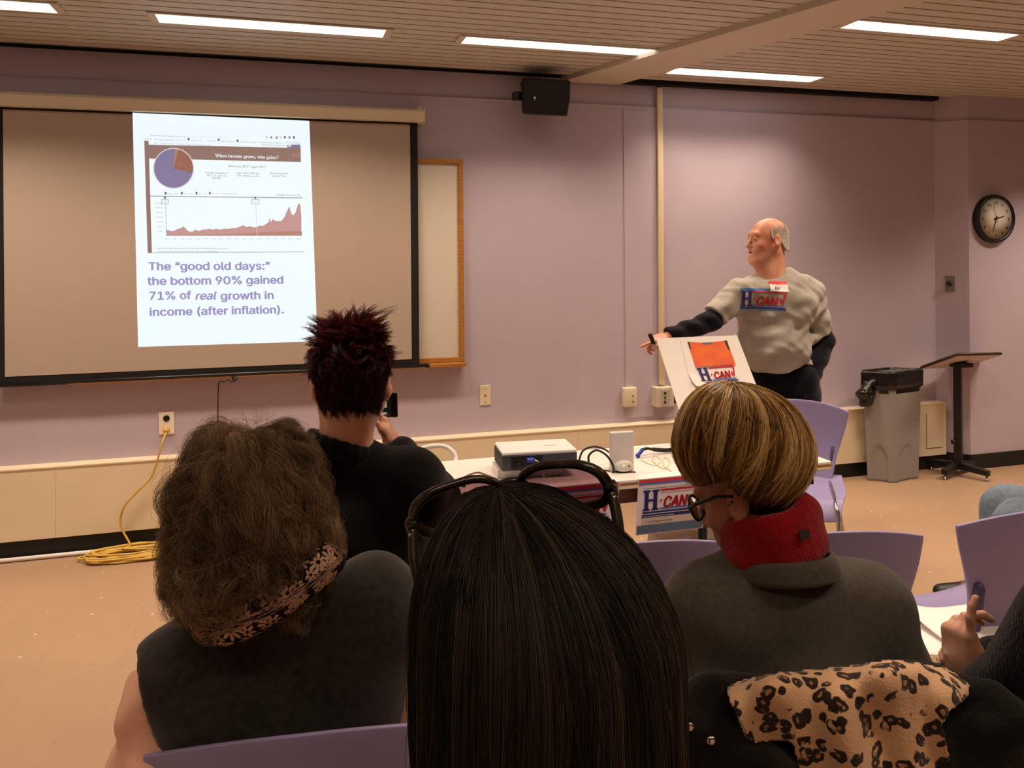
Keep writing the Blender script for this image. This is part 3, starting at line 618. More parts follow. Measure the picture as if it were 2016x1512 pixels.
cord('black_cable', 'short black cable with a knot left of the projector', [atz(850, 944, TZ+.004), atz(862, 936, TZ+.004), atd(868, 925, 3.0), atd(872, 922, 3.0), atd(873, 928, 3.0), atz(868, 933, TZ+.008), atz(878, 943, TZ+.004), atz(893, 950, TZ+.004), atz(915, 957, TZ+.004)], .0050, M['blackp'])
cord('thin_wire', 'thin brown wire winding across the table left of the projector', [atz(864, 943, TZ+.003), atz(885, 946, TZ+.003), atz(902, 944, TZ+.003), atz(925, 934, TZ+.003), atz(942, 930, TZ+.003), atz(960, 936, TZ+.003), atz(980, 944, TZ+.003)], .0026, M['wood_dark'])
cord('white_wire', 'tangled thin pale wire on the table right of the panel device', [atz(1262, 905, TZ+.003), atz(1275, 912, TZ+.003), atz(1292, 916, TZ+.003), atz(1300, 905, TZ+.003), atz(1290, 897, TZ+.003), atz(1284, 905, TZ+.003), atz(1298, 918, TZ+.003), atz(1310, 922, TZ+.003), atz(1318, 908, TZ+.003), atz(1308, 900, TZ+.003), atz(1306, 915, TZ+.003), atz(1322, 928, TZ+.003)], .0018, M['cream'])
def sheet_of_paper(name, label, pts, z, cat='paper', grp=None):
    c = np.mean([atz(x, y, z) for x, y in pts], 0); P = [atz(x, y, z)-c for x, y in pts]; n = len(P)
    V = [tuple(p) for p in P]+[tuple(p+(0, 0, .002)) for p in P]
    return tag(MB().add(V, [tuple(range(n))[::-1], tuple(range(n, 2*n))]+[(i, (i+1) % n, n+(i+1) % n, n+i) for i in range(n)], 0).build(name, M['white_paper'], None, c), label, cat, grp)
sheet_of_paper('paper_sheet', 'white sheet of paper at the back edge of the table by the blue plug', [(1268, 880), (1310, 874), (1335, 876), (1330, 884)], TZ+.001)

# ---- shopping bag under the table
bg = thing('shopping_bag', 'crumpled white paper shopping bag standing under the table', 'bag', (float(atd(1355, 1075, 3.15)[0]), float(atd(1355, 1075, 3.15)[1]), 0))
rr_ = np.random.default_rng(3); rings = []
for k in range(9):
    z = .47*k/8; rg = []
    for i in range(28):
        t = 2*np.pi*i/28; s = max(abs(math.cos(t)), abs(math.sin(t)))**.8; x, y_ = .15*math.cos(t)/s, .08*math.sin(t)/s
        rg.append((x+rr_.normal(0, .006), y_+rr_.normal(0, .006), z+(.012*math.sin(3*t) if k == 8 else 0)))
    rings.append(rg)
MB().loft(rings, 0, True).build('bag_body', mat('bag_paper', 'EFE4D6', .6, bump=.4, bscale=18), bg)
tgt = atd(1362, 1060, 3.06)-np.array(bg.location)
MB().text('DELICATESSEN', .022, 0, frame((tgt[0], -.096, tgt[2]-.012), (1, 0, -.04), (0, 0, 1)), .0, font='serif').build('print', M['ink'], bg)

# ---- chairs
def make_chair():
    c = thing('stacking_chair', 'purple plastic stacking chair', 'chair', (0, 0, 0), 0, 'purple plastic stacking chairs')
    wz = np.array([.36, .42, .48, .55, .62, .70, .765, .805]); wv = np.array([.155, .160, .170, .185, .205, .228, .240, .228])
    NU, NV = 21, 26; rear, front = [], []
    for j in range(NV):
        v = j/(NV-1); rr, ff = [], []
        for i in range(NU):
            u = -1+2*i/(NU-1); z = .40+(.805-.40)*v; ztop = .805-.035*abs(u)**2.2
            z = .40+(ztop-.40)*v; hw = np.interp(z if v < .98 else .765+(z-.765)*.6, wz, wv); x = hw*u
            y = -.185-.085*(z-.42)/.38+.75*x*x-.02*math.sin(v*3.14)
            rr.append((x, y-.005, z)); ff.append((x, y+.005, z))
        rear.append(rr); front.append(ff)
    def shell(a, b):
        a = np.array(a); b = np.array(b); nv, nu = a.shape[:2]; V = np.vstack([a.reshape(-1, 3), b.reshape(-1, 3)]); n = nv*nu; Fs = []
        for j in range(nv-1):
            for i in range(nu-1):
                k = j*nu+i; Fs.append((k, k+1, k+nu+1, k+nu)); Fs.append((n+k, n+k+nu, n+k+nu+1, n+k+1))
        loop = [i for i in range(nu)]+[j*nu+nu-1 for j in range(1, nv)]+[(nv-1)*nu+i for i in range(nu-2, -1, -1)]+[j*nu for j in range(nv-2, 0, -1)]
        for q in range(len(loop)):
            p, r = loop[q], loop[(q+1) % len(loop)]; Fs.append((p, n+p, n+r, r))
        return MB().add(V, Fs, 0, True)
    def finish(o):
        bv = o.modifiers.new('edge', 'BEVEL'); bv.width = .003; bv.segments = 2; bv.limit_method = 'ANGLE'; bv.angle_limit = math.radians(50); return o
    finish(shell(rear, front).build('backrest', M['purple'], c))
    top, bot = [], []
    for j in range(18):
        v = j/17; t_, b_ = [], []
        for i in range(17):
            u = -1+2*i/16; y = -.205+.395*v; hw = .205+.030*math.sin(v*2.6); x = hw*u
            z = .428-.022*math.sin(v*2.2)*(1-.6*u*u)+.010*u*u - (.075*max(0, (v-.80)/.20)**2)+.02*max(0, (.15-v)/.15)
            t_.append((x, y, z)); b_.append((x, y, z-.011))
        top.append(t_); bot.append(b_)
    finish(shell(top, bot).build('seat', M['purple'], c))
    for s in (-1, 1):
        x = s*.150; P = [(x+s*.006*k, -.198-.085*(z-.42)/.38+.75*x*x-.012, z) for k, z in enumerate((.42, .47, .53, .585, .60))]
        MB().tube(P, [.014, .016, .0165, .0165, .008], 0, 10).build('socket', M['purple_dark'], c)
        MB().tube(spline([(s*.152, -.196, .46), (s*.175, -.20, .38), (s*.205, -.215, .18), (s*.222, -.235, .006)], 6), .0105, 0, 10).build('leg', M['chrome'], c)
        MB().tube(spline([(s*.152, -.17, .425), (s*.18, .02, .418), (s*.198, .15, .405), (s*.21, .185, .34), (s*.222, .215, .006)], 6), .0105, 0, 10).build('leg', M['chrome'], c)
    return c
chair0 = make_chair(); used = []
def place_chair(x, y, rz, label):
    c = chair0 if not used else copy_tree(chair0); used.append(c); c.location = (x, y, 0); c.rotation_euler = (0, 0, rz); c['label'] = label; return c
CH = {}
for k, (px, py, rz, lb) in dict(
    curly=(585, 1446, -.10, 'purple chair behind the person in charcoal vest and floral scarf'),
    blonde=(1640, 1350, -.16, 'purple chair hidden under the leopard-lined coat'),
    red=(695, 1104, -.05, 'purple chair under the person photographing in the black shirt'),
    mid=(1268, 1066, -.10, 'empty purple chair in front of the table leg and paper bag'),
    right=(1668, 1046, -.22, 'purple chair with white papers on its seat, right of the grey cardigan'),
    papers=(2040, 1004, .02, 'purple chair at the right edge, before the seated person in jeans'),
    far=(1572, 786, math.pi-.72, 'purple chair behind the table, in front of the presenter')).items():
    p = atz(px, py, .805); c, s = math.cos(rz), math.sin(rz); q = (-.271*-s, -.271*c)
    CH[k] = place_chair(p[0]-q[0], p[1]-q[1], rz, lb)
# ================================================================== PEOPLE: tools
def smin(a, b, k):
    if k <= 0: return np.minimum(a, b)
    h = np.maximum(k-np.abs(a-b), 0)/k; return np.minimum(a, b)-h*h*k*0.25
def nrm(v): v = np.asarray(v, float); return v/np.linalg.norm(v)
class SDF:
    """smooth union of tapered limbs and rounded masses, meshed as ONE closed surface"""
    def __init__(s): s.p = []
    def cap(s, a, b, ra, rb=None, k=.03, flat=None, clip=(), op='u'):
        a = np.array(a, float); b = np.array(b, float); rb = ra if rb is None else rb; ab = b-a; L2 = ab@ab+1e-9
        def f(P):
            q = P-a; t = np.clip(q@ab/L2, 0, 1); v = q-t[..., None]*ab
            if flat is not None:
                ax = nrm(flat[0]); c = v@ax; v = v+(c*(1/flat[1]-1))[..., None]*ax
            d = np.sqrt((v*v).sum(-1))-(ra+(rb-ra)*t)
            if flat is not None: d = d*min(1, flat[1])
            for pt, n in clip: d = np.maximum(d, (P-np.array(pt))@nrm(n))
            return d
        r = max(ra, rb)*(max(1, flat[1]) if flat else 1); s.p.append((f, np.minimum(a, b)-r, np.maximum(a, b)+r, k, op)); return s
    def chain(s, pts, rs, **kw):
        for i in range(len(pts)-1): s.cap(pts[i], pts[i+1], rs[i], rs[i+1], **kw)
        return s
    def ell(s, c, rad, A=None, k=.03, op='u', clip=()):
        c = np.array(c, float); rad = np.array(rad, float); A = np.eye(3) if A is None else np.asarray(A)
        def f(P):
            q = (P-c)@A; k0 = np.sqrt(((q/rad)**2).sum(-1)); k1 = np.sqrt(((q/rad**2)**2).sum(-1))+1e-9; d = k0*(k0-1)/k1
            for pt, n in clip: d = np.maximum(d, (P-np.array(pt))@nrm(n))
            return d
        e = np.abs(A)@rad; s.p.append((f, c-e, c+e, k, op)); return s
    def box(s, c, h, A=None, r=.01, k=.02, op='u'):
        c = np.array(c, float); h = np.array(h, float); A = np.eye(3) if A is None else np.asarray(A)
        def f(P):
            q = np.abs((P-c)@A)-(h-r); return np.sqrt((np.maximum(q, 0)**2).sum(-1))+np.minimum(q.max(-1), 0)-r
        e = np.abs(A)@h; s.p.append((f, c-e, c+e, k, op)); return s
    def half(s, pt, n):      # keep only the side away from n
        s.p.append((lambda P: (P-np.array(pt))@nrm(n), None, None, 0, 'i')); return s
    def mesh(s, res, disp=None):
        U = [p for p in s.p if p[4] == 'u']; lo = np.min([p[1] for p in U], 0)-.03-2*res; hi = np.max([p[2] for p in U], 0)+.03+2*res
        n = np.ceil((hi-lo)/res).astype(int)+1; ax = [lo[i]+res*np.arange(n[i]) for i in range(3)]; Dg = np.full(n, .05)
        for f, a, b, k, op in s.p:
            if a is None: i0 = np.zeros(3, int); i1 = n
            else:
                m = k+.02+3*res; i0 = np.maximum(((a-m-lo)/res).astype(int), 0); i1 = np.minimum(((b+m-lo)/res).astype(int)+2, n)
            sl = tuple(slice(x, y) for x, y in zip(i0, i1))
            P = np.stack(np.meshgrid(*[ax[i][sl[i]] for i in range(3)], indexing='ij'), -1); d = f(P)
            if op == 'u': Dg[sl] = smin(Dg[sl], d, k)
            elif op == 's': Dg[sl] = -smin(-Dg[sl], d, k)
            else: Dg[sl] = np.maximum(Dg[sl], d)
        if disp is not None:
            near = np.abs(Dg) < .045; idx = np.argwhere(near); Dg[near] += disp(lo+idx*res)
        return surface_nets(Dg, lo, res)
def surface_nets(Dg, lo, res):
    ins = Dg < 0; n = np.array(Dg.shape); c = n-1
    cnt = np.zeros(c); acc = np.zeros((*c, 3))
    corners = [(i, j, k) for i in (0, 1) for j in (0, 1) for k in (0, 1)]
    V = lambda o: Dg[o[0]:o[0]+c[0], o[1]:o[1]+c[1], o[2]:o[2]+c[2]]
    for a in corners:
        for d in range(3):
            if a[d]: continue
            b = list(a); b[d] = 1; va, vb = V(a), V(b); m = (va < 0) != (vb < 0)
            t = np.where(m, va/np.where(va-vb == 0, 1, va-vb), 0); cnt += m
            for e in range(3): acc[..., e] += m*(a[e]+(t if e == d else 0))
    act = cnt > 0; ids = -np.ones(c, int); ids[act] = np.arange(act.sum()); cell = np.argwhere(act)
    Vt = lo+res*(cell+acc[act]/cnt[act][:, None]); Fs = []
    for d in range(3):
        e1, e2 = (d+1) % 3, (d+2) % 3; sa = [slice(None)]*3; sb = [slice(None)]*3; sa[d] = slice(0, -1); sb[d] = slice(1, None)
        A_, B2 = ins[tuple(sa)], ins[tuple(sb)]; I = np.argwhere(A_ != B2); I = I[(I[:, e1] > 0) & (I[:, e2] > 0) & (I[:, e1] < c[e1]) & (I[:, e2] < c[e2])]
        if not len(I): continue
        def g(o1, o2): J = I.copy(); J[:, e1] += o1; J[:, e2] += o2; return ids[J[:, 0], J[:, 1], J[:, 2]]
        q = np.stack([g(-1, -1), g(0, -1), g(0, 0), g(-1, 0)], 1); fl = A_[I[:, 0], I[:, 1], I[:, 2]]
        q[~fl] = q[~fl][:, ::-1]; Fs.append(q)
    return Vt, np.concatenate(Fs)
def quad_mesh(name, V, Q, mats, parent=None, smooth=True, mi=None, tone=None, uv=None, base=None):
    me = bpy.data.meshes.new(name); V = np.asarray(V, np.float32)
    if base is not None: V = V-np.asarray(base, np.float32)
    Q = np.asarray(Q, np.int32); me.vertices.add(len(V)); me.vertices.foreach_set('co', V.ravel())
    me.loops.add(Q.size); me.loops.foreach_set('vertex_index', Q.ravel()); me.polygons.add(len(Q))
    me.polygons.foreach_set('loop_start', np.arange(0, Q.size, Q.shape[1], dtype=np.int32))
    for m in (mats if isinstance(mats, (list, tuple)) else [mats]): me.materials.append(m)
    me.polygons.foreach_set('use_smooth', np.full(len(Q), smooth))
    if mi is not None: me.polygons.foreach_set('material_index', np.asarray(mi, np.int32))
    if uv is not None:
        ul = me.uv_layers.new(name='UVMap'); ul.data.foreach_set('uv', np.asarray(uv, np.float32)[Q.ravel()].ravel())
    me.update(calc_edges=True); me.validate()
    if tone is not None:
        at = me.attributes.new('tone', 'FLOAT', 'POINT'); at.data.foreach_set('value', np.asarray(tone, np.float32))
    o = bpy.data.objects.new(name, me); return link(o, parent)
def local(parent): return np.array(parent.location)      # people's Empties are unrotated
def sdf_obj(name, S, res, m, parent, disp=None):
    V, Q = S.mesh(res, disp); return quad_mesh(name, V, Q, m, parent, base=local(parent))
def folds(amp, dirs, seed=0, warp=.5):
    r = np.random.default_rng(seed); ph = r.uniform(0, 6, (len(dirs), 2))
    def f(P):
        d = 0
        for (v, a), p in zip(dirs, ph):
            v = np.asarray(v, float); w = np.array([v[1], v[2], v[0]])*warp; d = d+a*np.sin(P@v+1.8*np.sin(P@w+p[1])+p[0])
        return amp*d
    return f
def puff(d, f): return lambda P: f(P)-d
def fsum(*fs): return lambda P: sum(f(P) for f in fs)

def axes(fwd, up=(0, 0, 1)):
    f = nrm(fwd); r = nrm(np.cross(f, up)); u = np.cross(r, f); return np.stack([r, f, u], 1)    # columns right, forward, up
def head_sdf(S, C, A, s=1.0, ears=True, chin=0.0, mouth_open=0.0, k=.02, cr=1.0):
    """a head with brow, nose, lips, jaw and ears; C between the ears, A its right/forward/up axes"""
    C = np.array(C, float); L = lambda *p: C+A@(np.array(p)*s)
    S.ell(L(0, -.012, .032-.03*(1-cr)), np.array([.0755, .097, .086])*s*cr, A, k=.0)
    S.ell(L(0, .030, -.035), np.array([.062, .062, .085])*s, A, k=.04*s)
    for x in (-1, 1):
        S.cap(L(x*.056, -.005, -.055), L(x*.022, .066, -.108), .021*s, .020*s, k=.03*s)
        S.ell(L(x*.038, .062, -.030), np.array([.024, .022, .022])*s, A, k=.025*s)
    S.cap(L(-.014, .074, -.110-chin), L(.014, .074, -.110-chin), .018*s, k=.025*s)
    S.cap(L(-.034, .083, .030), L(.034, .083, .030), .013*s, k=.02*s)
    for x in (-1, 1): S.ell(L(x*.032, .098, .006), np.array([.014, .010, .009])*s, A, k=.014*s, op='s')
    for x in (-1, 1): S.ell(L(x*.032, .084, .005), np.array([.0135, .0125, .011])*s, A, k=.004*s)
    S.chain([L(0, .088, .018), L(0, .104, -.012), L(0, .113, -.032)], [.0085*s, .0095*s, .0125*s], k=.012*s)
    for x in (-1, 1): S.ell(L(x*.013, .098, -.036), np.array([.0085, .011, .0085])*s, A, k=.008*s)
    S.ell(L(0, .074, -.066), np.array([.034, .026, .026])*s, A, k=.02*s)
    S.cap(L(-.020, .092, -.058+.2*mouth_open), L(.020, .092, -.058+.2*mouth_open), .0068*s, k=.008*s)
    S.cap(L(-.017, .092, -.074-mouth_open), L(.017, .092, -.074-mouth_open), .0075*s, k=.008*s)
    if mouth_open: S.ell(L(0, .100, -.066-.3*mouth_open), np.array([.017, .014, .004+mouth_open*.5])*s, A, k=.004*s, op='s')
    if ears:
        for x in (-1, 1):
            a = nrm(A@np.array([x*.90, -.38, .12])); t = nrm(A@np.array([0, -.22, 1.0])); b = np.cross(t, a); E_ = np.stack([a, b, np.cross(a, b)], 1)
            S.ell(L(x*.083, -.012, -.002), np.array([.0095, .022, .036])*s, E_, k=.008*s)
            S.ell(L(x*.080, .000, -.036), np.array([.008, .012, .013])*s, E_, k=.010*s)
            S.ell(L(x*.093, -.005, .002), np.array([.0075, .012, .020])*s, E_, k=.005*s, op='s')
def hand_sdf(S, wrist, d, palm, thumb, curls, sc=1.0, spread=.0, thumb_dir=None, k=.012):
    """palm, four unequal fingers bent at three joints and a thumb off the palm's side. d wrist->knuckles, palm = way the palm faces, thumb = side of the thumb"""
    w = np.array(wrist, float); d = nrm(d); n = nrm(np.array(palm)-d*(np.array(palm)@d)); a = nrm(np.cross(d, n)); a = a if a@np.array(thumb) > 0 else -a
    A = np.stack([a, d, n], 1); P = lambda x, y, z: w+sc*(a*x+d*y+n*z)
    S.cap(P(0, -.02, 0), P(0, .03, 0), .026*sc, .030*sc, k=.02, flat=(n, .72))
    S.box(P(0, .052, 0), np.array([.041, .044, .0145])*sc, A, r=.013*sc, k=.02)
    S.cap(P(.024, .02, .006), P(.030, .055, .008), .015*sc, .012*sc, k=.02)
    tips = []
    for i, (x, L, r) in enumerate(((.031, .073, .0092), (.010, .081, .0094), (-.011, .075, .0090), (-.030, .060, .0080))):
        c = curls[i]; p = P(x, .090-.004*abs(i-1), 0); dirv = nrm(d+a*spread*(1.5-i)*.5); ang = 0
        for seg, (fr_, rr) in enumerate(((.45, 1.0), (.31, .93), (.24, .84))):
            ang += c[seg]; v = dirv*math.cos(ang)+n*math.sin(ang); q = p+v*L*fr_*sc; S.cap(p, q, r*rr*sc, r*rr*.93*sc, k=.006*sc if seg == 0 else .004*sc); p = q
        tips.append(p)
    t0 = P(.034, .022, .006); td = nrm(a*.75+d*.65+n*.25) if thumb_dir is None else nrm(a*thumb_dir[0]+d*thumb_dir[1]+n*thumb_dir[2])
    t1 = t0+td*.040*sc; td2 = nrm(td*.75+d*.5+n*.12); t2 = t1+td2*.030*sc; S.chain([t0, t1, t2], [.0135*sc, .0112*sc, .0095*sc], k=.010*sc)
    return tips, t2

def skin_mat(name, col, col2):
    m = mat(name, col, .5, noise=.0, col2=col2, nscale=14, bump=.05, bscale=120); b = m.node_tree.nodes['Principled BSDF']
    b.inputs['Subsurface Weight'].default_value = .12; b.inputs['Subsurface Radius'].default_value = (.012, .005, .003); return m
M['skin'] = skin_mat('skin_light', 'D8A88E', 'C98F76'); M['skin_ruddy'] = skin_mat('skin_ruddy', 'DCA488', 'CB8468')
M['skin_tan'] = skin_mat('skin_tan', 'B98062', 'A56E52')
def hair_mat(name, stops, rough=.38, spec=.35):
    m = bpy.data.materials.new(name); m.use_nodes = True; nt = m.node_tree; b = nt.nodes['Principled BSDF']
    at = nt.nodes.new('ShaderNodeAttribute'); at.attribute_name = 'tone'; rp = nt.nodes.new('ShaderNodeValToRGB')
    while len(rp.color_ramp.elements) < len(stops): rp.color_ramp.elements.new(.5)
    for e, (p, c) in zip(rp.color_ramp.elements, stops): e.position = p; e.color = (*lin(c), 1)
    nt.links.new(at.outputs['Fac'], rp.inputs['Fac']); nt.links.new(rp.outputs['Color'], b.inputs['Base Color'])
    b.inputs['Roughness'].default_value = rough; b.inputs['Specular IOR Level'].default_value = spec; return m

# ------------------------------------------------------------------ hair
def dome(C, A, rx, ryf, ryb, zt, zh, m=None, off=(0, 0), lump=None, p=.9):
    """hair surface: phi 0 = forward, growing to the right; s 0 = pole, 1 = hem"""
    C = np.array(C, float); A = np.asarray(A)
    def S(phi, s, inset=0.0):
        phi = np.asarray(phi, float); s = np.asarray(s, float); c, sn = np.cos(phi), np.sin(phi)
        ry = np.where(c > 0, ryf, ryb); a = rx*ry/np.sqrt((ry*sn)**2+(rx*c)**2); zhp = -np.asarray(zh(phi)); L1 = 1.35*a
        L = s*(L1+zhp); th = np.clip(L/L1, 0, 1)*np.pi/2; t = np.clip((L-L1)/np.maximum(zhp, 1e-6), 0, 1)
        rad = (a-inset)*np.sin(th)**p; z = (zt-inset)*np.cos(th)-np.maximum(L-L1, 0)
        if m is not None: rad = rad*np.where(L > L1, m(t, phi), 1.0)
        if lump is not None: rad = rad*(1+lump(phi, s)); z = z*(1+lump(phi, s)*.6)
        q = np.stack([rad*sn+off[0]*(1-np.sin(th)), rad*c+off[1]*(1-np.sin(th)), z], -1); return C+q@A.T
    return S
def hull_obj(name, S, m, parent, inset=.006, nphi=64, ns=40, s0=.0, s1=1.0, tone=.2, phis=(0, 2*np.pi)):
    ph = np.linspace(phis[0], phis[1], nphi, endpoint=False); s = np.linspace(max(s0, .004), s1, ns)
    V = S(ph[None, :].repeat(ns, 0), s[:, None].repeat(nphi, 1), inset).reshape(-1, 3)
    i = np.arange(ns-1)[:, None]; j = np.arange(nphi)[None, :]; jn = (j+1) % nphi
    Q = np.stack([i*nphi+j, i*nphi+jn, (i+1)*nphi+jn, (i+1)*nphi+j], -1).reshape(-1, 4)
    top = V[:nphi].mean(0); bot = V[-nphi:].mean(0)+np.array([0, 0, .02]); V = np.vstack([V, top, bot]); k = len(V)
    T3 = np.array([[k-2, (q+1) % nphi, q, q] for q in range(nphi)]+[[k-1, (ns-1)*nphi+q, (ns-1)*nphi+(q+1) % nphi, (ns-1)*nphi+(q+1) % nphi] for q in range(nphi)])
    me = bpy.data.meshes.new(name); base = local(parent)
    me.from_pydata((V-base).tolist(), [], Q.tolist()+[t[:3].tolist() for t in T3]); me.materials.append(m)
    me.polygons.foreach_set('use_smooth', [True]*len(me.polygons)); at = me.attributes.new('tone', 'FLOAT', 'POINT'); at.data.foreach_set('value', [tone]*len(V))
    o = bpy.data.objects.new(name, me); return link(o, parent)
def kids(G, n, r0, r1, frizz=0.0, seed=0, lenj=.25, tone=None, tj=.12):
    """children around each guide: spread r0 at the root, r1 at the tip"""
    r = np.random.default_rng(seed); g, K = G.shape[:2]; T_ = np.gradient(G, axis=1); T_ /= np.linalg.norm(T_, axis=2, keepdims=True)+1e-9
    ref = r.normal(size=(g, 1, 3)); u = np.cross(T_, ref); u /= np.linalg.norm(u, axis=2, keepdims=True)+1e-9; v = np.cross(T_, u)
    t = np.linspace(0, 1, K); rad = (r0+(r1-r0)*t)[None, None, :]
    a = r.uniform(0, 2*np.pi, (g, n, 1)); q = np.sqrt(r.uniform(0, 1, (g, n, 1)))
    P = G[:, None]+(rad*q*np.cos(a))[..., None]*u[:, None]+(rad*q*np.sin(a))[..., None]*v[:, None]
    if frizz:
        for f in (1.5, 3.1): P = P+(frizz*t*np.sin(2*np.pi*f*t+r.uniform(0, 6.3, (g, n, 1))))[..., None]*r.normal(size=(g, n, 1, 3))/f
    e = 1-lenj*r.uniform(0, 1, (g, n)); tt = e[..., None]*t*(K-1); i0 = np.minimum(tt.astype(int), K-2); w_ = (tt-i0)[..., None]
    gi = np.arange(g)[:, None, None]; ni = np.arange(n)[None, :, None]; P = P[gi, ni, i0]*(1-w_)+P[gi, ni, i0+1]*w_
    tn = (np.full(g, .5) if tone is None else tone)[:, None]+r.normal(0, tj, (g, n)); return P.reshape(-1, K, 3), np.clip(tn.reshape(-1), 0, 1)
def strands_obj(name, P, r, m, parent, tone):
    N, K = P.shape[:2]; T_ = np.gradient(P, axis=1); T_ /= np.linalg.norm(T_, axis=2, keepdims=True)+1e-9
    ref = np.array([.31, .52, .79]); u = np.cross(T_, ref); u /= np.linalg.norm(u, axis=2, keepdims=True)+1e-9; v = np.cross(T_, u)
    rr = (np.asarray(r)*np.ones(N))[:, None]*(1-.75*np.linspace(0, 1, K)**2)[None]; V = np.empty((N, K, 3, 3))
    for j, a in enumerate((0, 2.094, 4.189)): V[:, :, j] = P+rr[..., None]*(math.cos(a)*u+math.sin(a)*v)
    b = (np.arange(N)[:, None, None]*K+np.arange(K-1)[None, :, None])*3; j = np.arange(3)[None, None]; jn = (j+1) % 3
    Q = np.stack([b+j, b+jn, b+3+jn, b+3+j], -1).reshape(-1, 4)
    return quad_mesh(name, V.reshape(-1, 3), Q, m, parent, True, tone=np.repeat(tone, K*3), base=world_loc(parent))
def world_loc(o):
    v = np.zeros(3)
    while o is not None: v = v+np.array(o.location); o = o.parent
    return v
def cloth(name, col, rough=.9, bump=.4, bscale=160, noise=.06, nscale=30, sheen=.15): return mat(name, col, rough, spec=.05, noise=noise, nscale=nscale, bump=bump, bscale=bscale, sheen=sheen)

def lower_body(S, hipc, right, fwd, knees, ankles, rt=.078, k=.05, foot=True):
    """pelvis, thighs, calves (and feet) of a figure"""
    S.ell(hipc, (.165, .125, .115), np.stack([right, fwd, np.array([0, 0, 1.0])], 1), k=k)
    for s, kn, an in zip((-1, 1), knees, ankles):
        h = np.array(hipc)+np.array(right)*s*.085+np.array((0, 0, -.01)); S.chain([h, kn, an], [rt, .056, .040], k=k)
def feet(S, ankles, fwd, k=.02):
    for an in ankles:
        a = np.array(an); S.cap((a[0], a[1], .045), np.array((a[0], a[1], .034))+np.array(fwd)*.15, .040, .032, k=k, flat=((0, 0, 1), .9)); S.cap(a, (a[0], a[1], .05), .038, k=k)
# ================================================================== THE PRESENTER
R0, UZ = _R0, np.array([0, 0, 1.0])
def J(px, py, D): return atd(px, py, D)
def eyes(parent, C, A, s=1.0):
    base = local(parent)
    for x in (-1, 1):
        c = np.array(C)+A@(np.array([x*.032, .0865, .004])*s); mb = MB()
        mb.ell((0, 0, 0), (.0095*s, .009*s, .0062*s), 0, 12, frame(c-base, A[:, 0], np.cross(A[:, 2], A[:, 0])))
        mb.ell((0, .0070*s, 0), (.0048*s, .0036*s, .0048*s), 1, 10, frame(c-base, A[:, 0], np.cross(A[:, 2], A[:, 0])))
        mb.build('eye', [mat_eye, mat_iris], parent)
mat_eye = mat('eye_white', 'E8DDD2', .3); mat_iris = mat('iris', '2E221C', .2)
def lips(parent, C, A, m, s=1.0, mo=0.0):
    base = local(parent); mb = MB()
    for z, w_ in ((-.058+.2*mo, .019), (-.074-mo, .016)):
        mb.tube([np.array(C)+A@(np.array([x*w_, .0955-.35*(x*w_)**2*20, z+.002*(1-abs(x))])*s)-base for x in np.linspace(-1, 1, 7)], np.array([.001, .0042, .005, .005, .005, .0042, .001])*s, 0, 8)
    mb.build('lips', m, parent)
M['brow'] = mat('grey_brow', '9A8270', .8); M['lip'] = mat('lips', 'B0604F', .5); M['greyhair'] = hair_mat('white_hair', [(0, 'A39A8E'), (.5, 'D6CEC2'), (1, 'F2EDE4')], .5)
M['tee'] = cloth('grey_jersey', 'A9A49A', bump=.25, bscale=300, noise=.05, nscale=60); M['navy_jersey'] = cloth('navy_jersey', '14131D', noise=.1); M['navy_trouser'] = cloth('dark_trousers', '12121A')

DP = 4.38; PS = 1.05
hC = J(1511, 473, DP); hA = axes(-.975*R0-.20*CF+.02*UZ, UZ+.05*R0)
pfeet = np.array([hC[0]+.06, hC[1]-.02, 0.0])
pres = thing('person', 'person in grey printed t-shirt standing and pointing at the screen', 'person', (pfeet[0], pfeet[1], 0))
nb = J(1519, 550, DP); chest = J(1526, 604, DP); belly = J(1520, 680, DP); pelv = J(1541, 757, DP+.02)
sR = J(1452, 580, DP-.04); eR = J(1397, 634, DP-.12); wR = J(1322, 660, DP-.22)
sL = J(1590, 580, DP+.05); eL = J(1621, 672, DP+.05); wL = J(1592, 752, DP-.06)
bf = nrm(-.93*CF-.36*R0); br = np.cross(bf, UZ); bA = np.stack([br, bf, UZ], 1)
knees = [pelv+np.array([0, 0, -.42])+br*s*.10+bf*.02 for s in (-1, 1)]; ank = [pelv+np.array([0, 0, -.80])+br*s*.12 for s in (-1, 1)]
for q in ank: q[2] = .09
for q in knees: q[2] = .49
dirR = nrm(wR-eR)
def torso(S, inf=0.0, k=.06):
    S.ell(chest, np.array([.205, .122, .180])+inf, bA, k=k); S.ell(belly, np.array([.188, .150, .162])+inf, bA, k=k)
    S.ell(pelv+(0, 0, .03), np.array([.178, .130, .135])+inf, bA, k=k)
    S.cap(J(1552, 556, DP), J(1588, 574, DP+.04), .058+inf, .058+inf, k=k)
    for s_ in (sR, sL): S.cap(nb+(0, 0, -.045), s_+(0, 0, -.012), .052+inf, .060+inf, k=k)
S_ = SDF(); head_sdf(S_, hC, hA, 1.03, mouth_open=.010)
S_.cap(hC+hA@np.array([0, -.028, -.045]), nb, .066, .072, k=.04); S_.cap(hC+hA@np.array([0, .035, -.095]), nb+bf*.03, .042, .050, k=.05)
torso(S_, -.040); S_.chain([sR, eR, wR], [.052, .044, .030], k=.03); S_.chain([sL, eL, wL], [.052, .045, .032], k=.03)
S_.chain([pelv+br*.085, knees[1], ank[1]], [.07, .05, .036], k=.02).chain([pelv-br*.085, knees[0], ank[0]], [.07, .05, .036], k=.02); feet(S_, ank, bf)
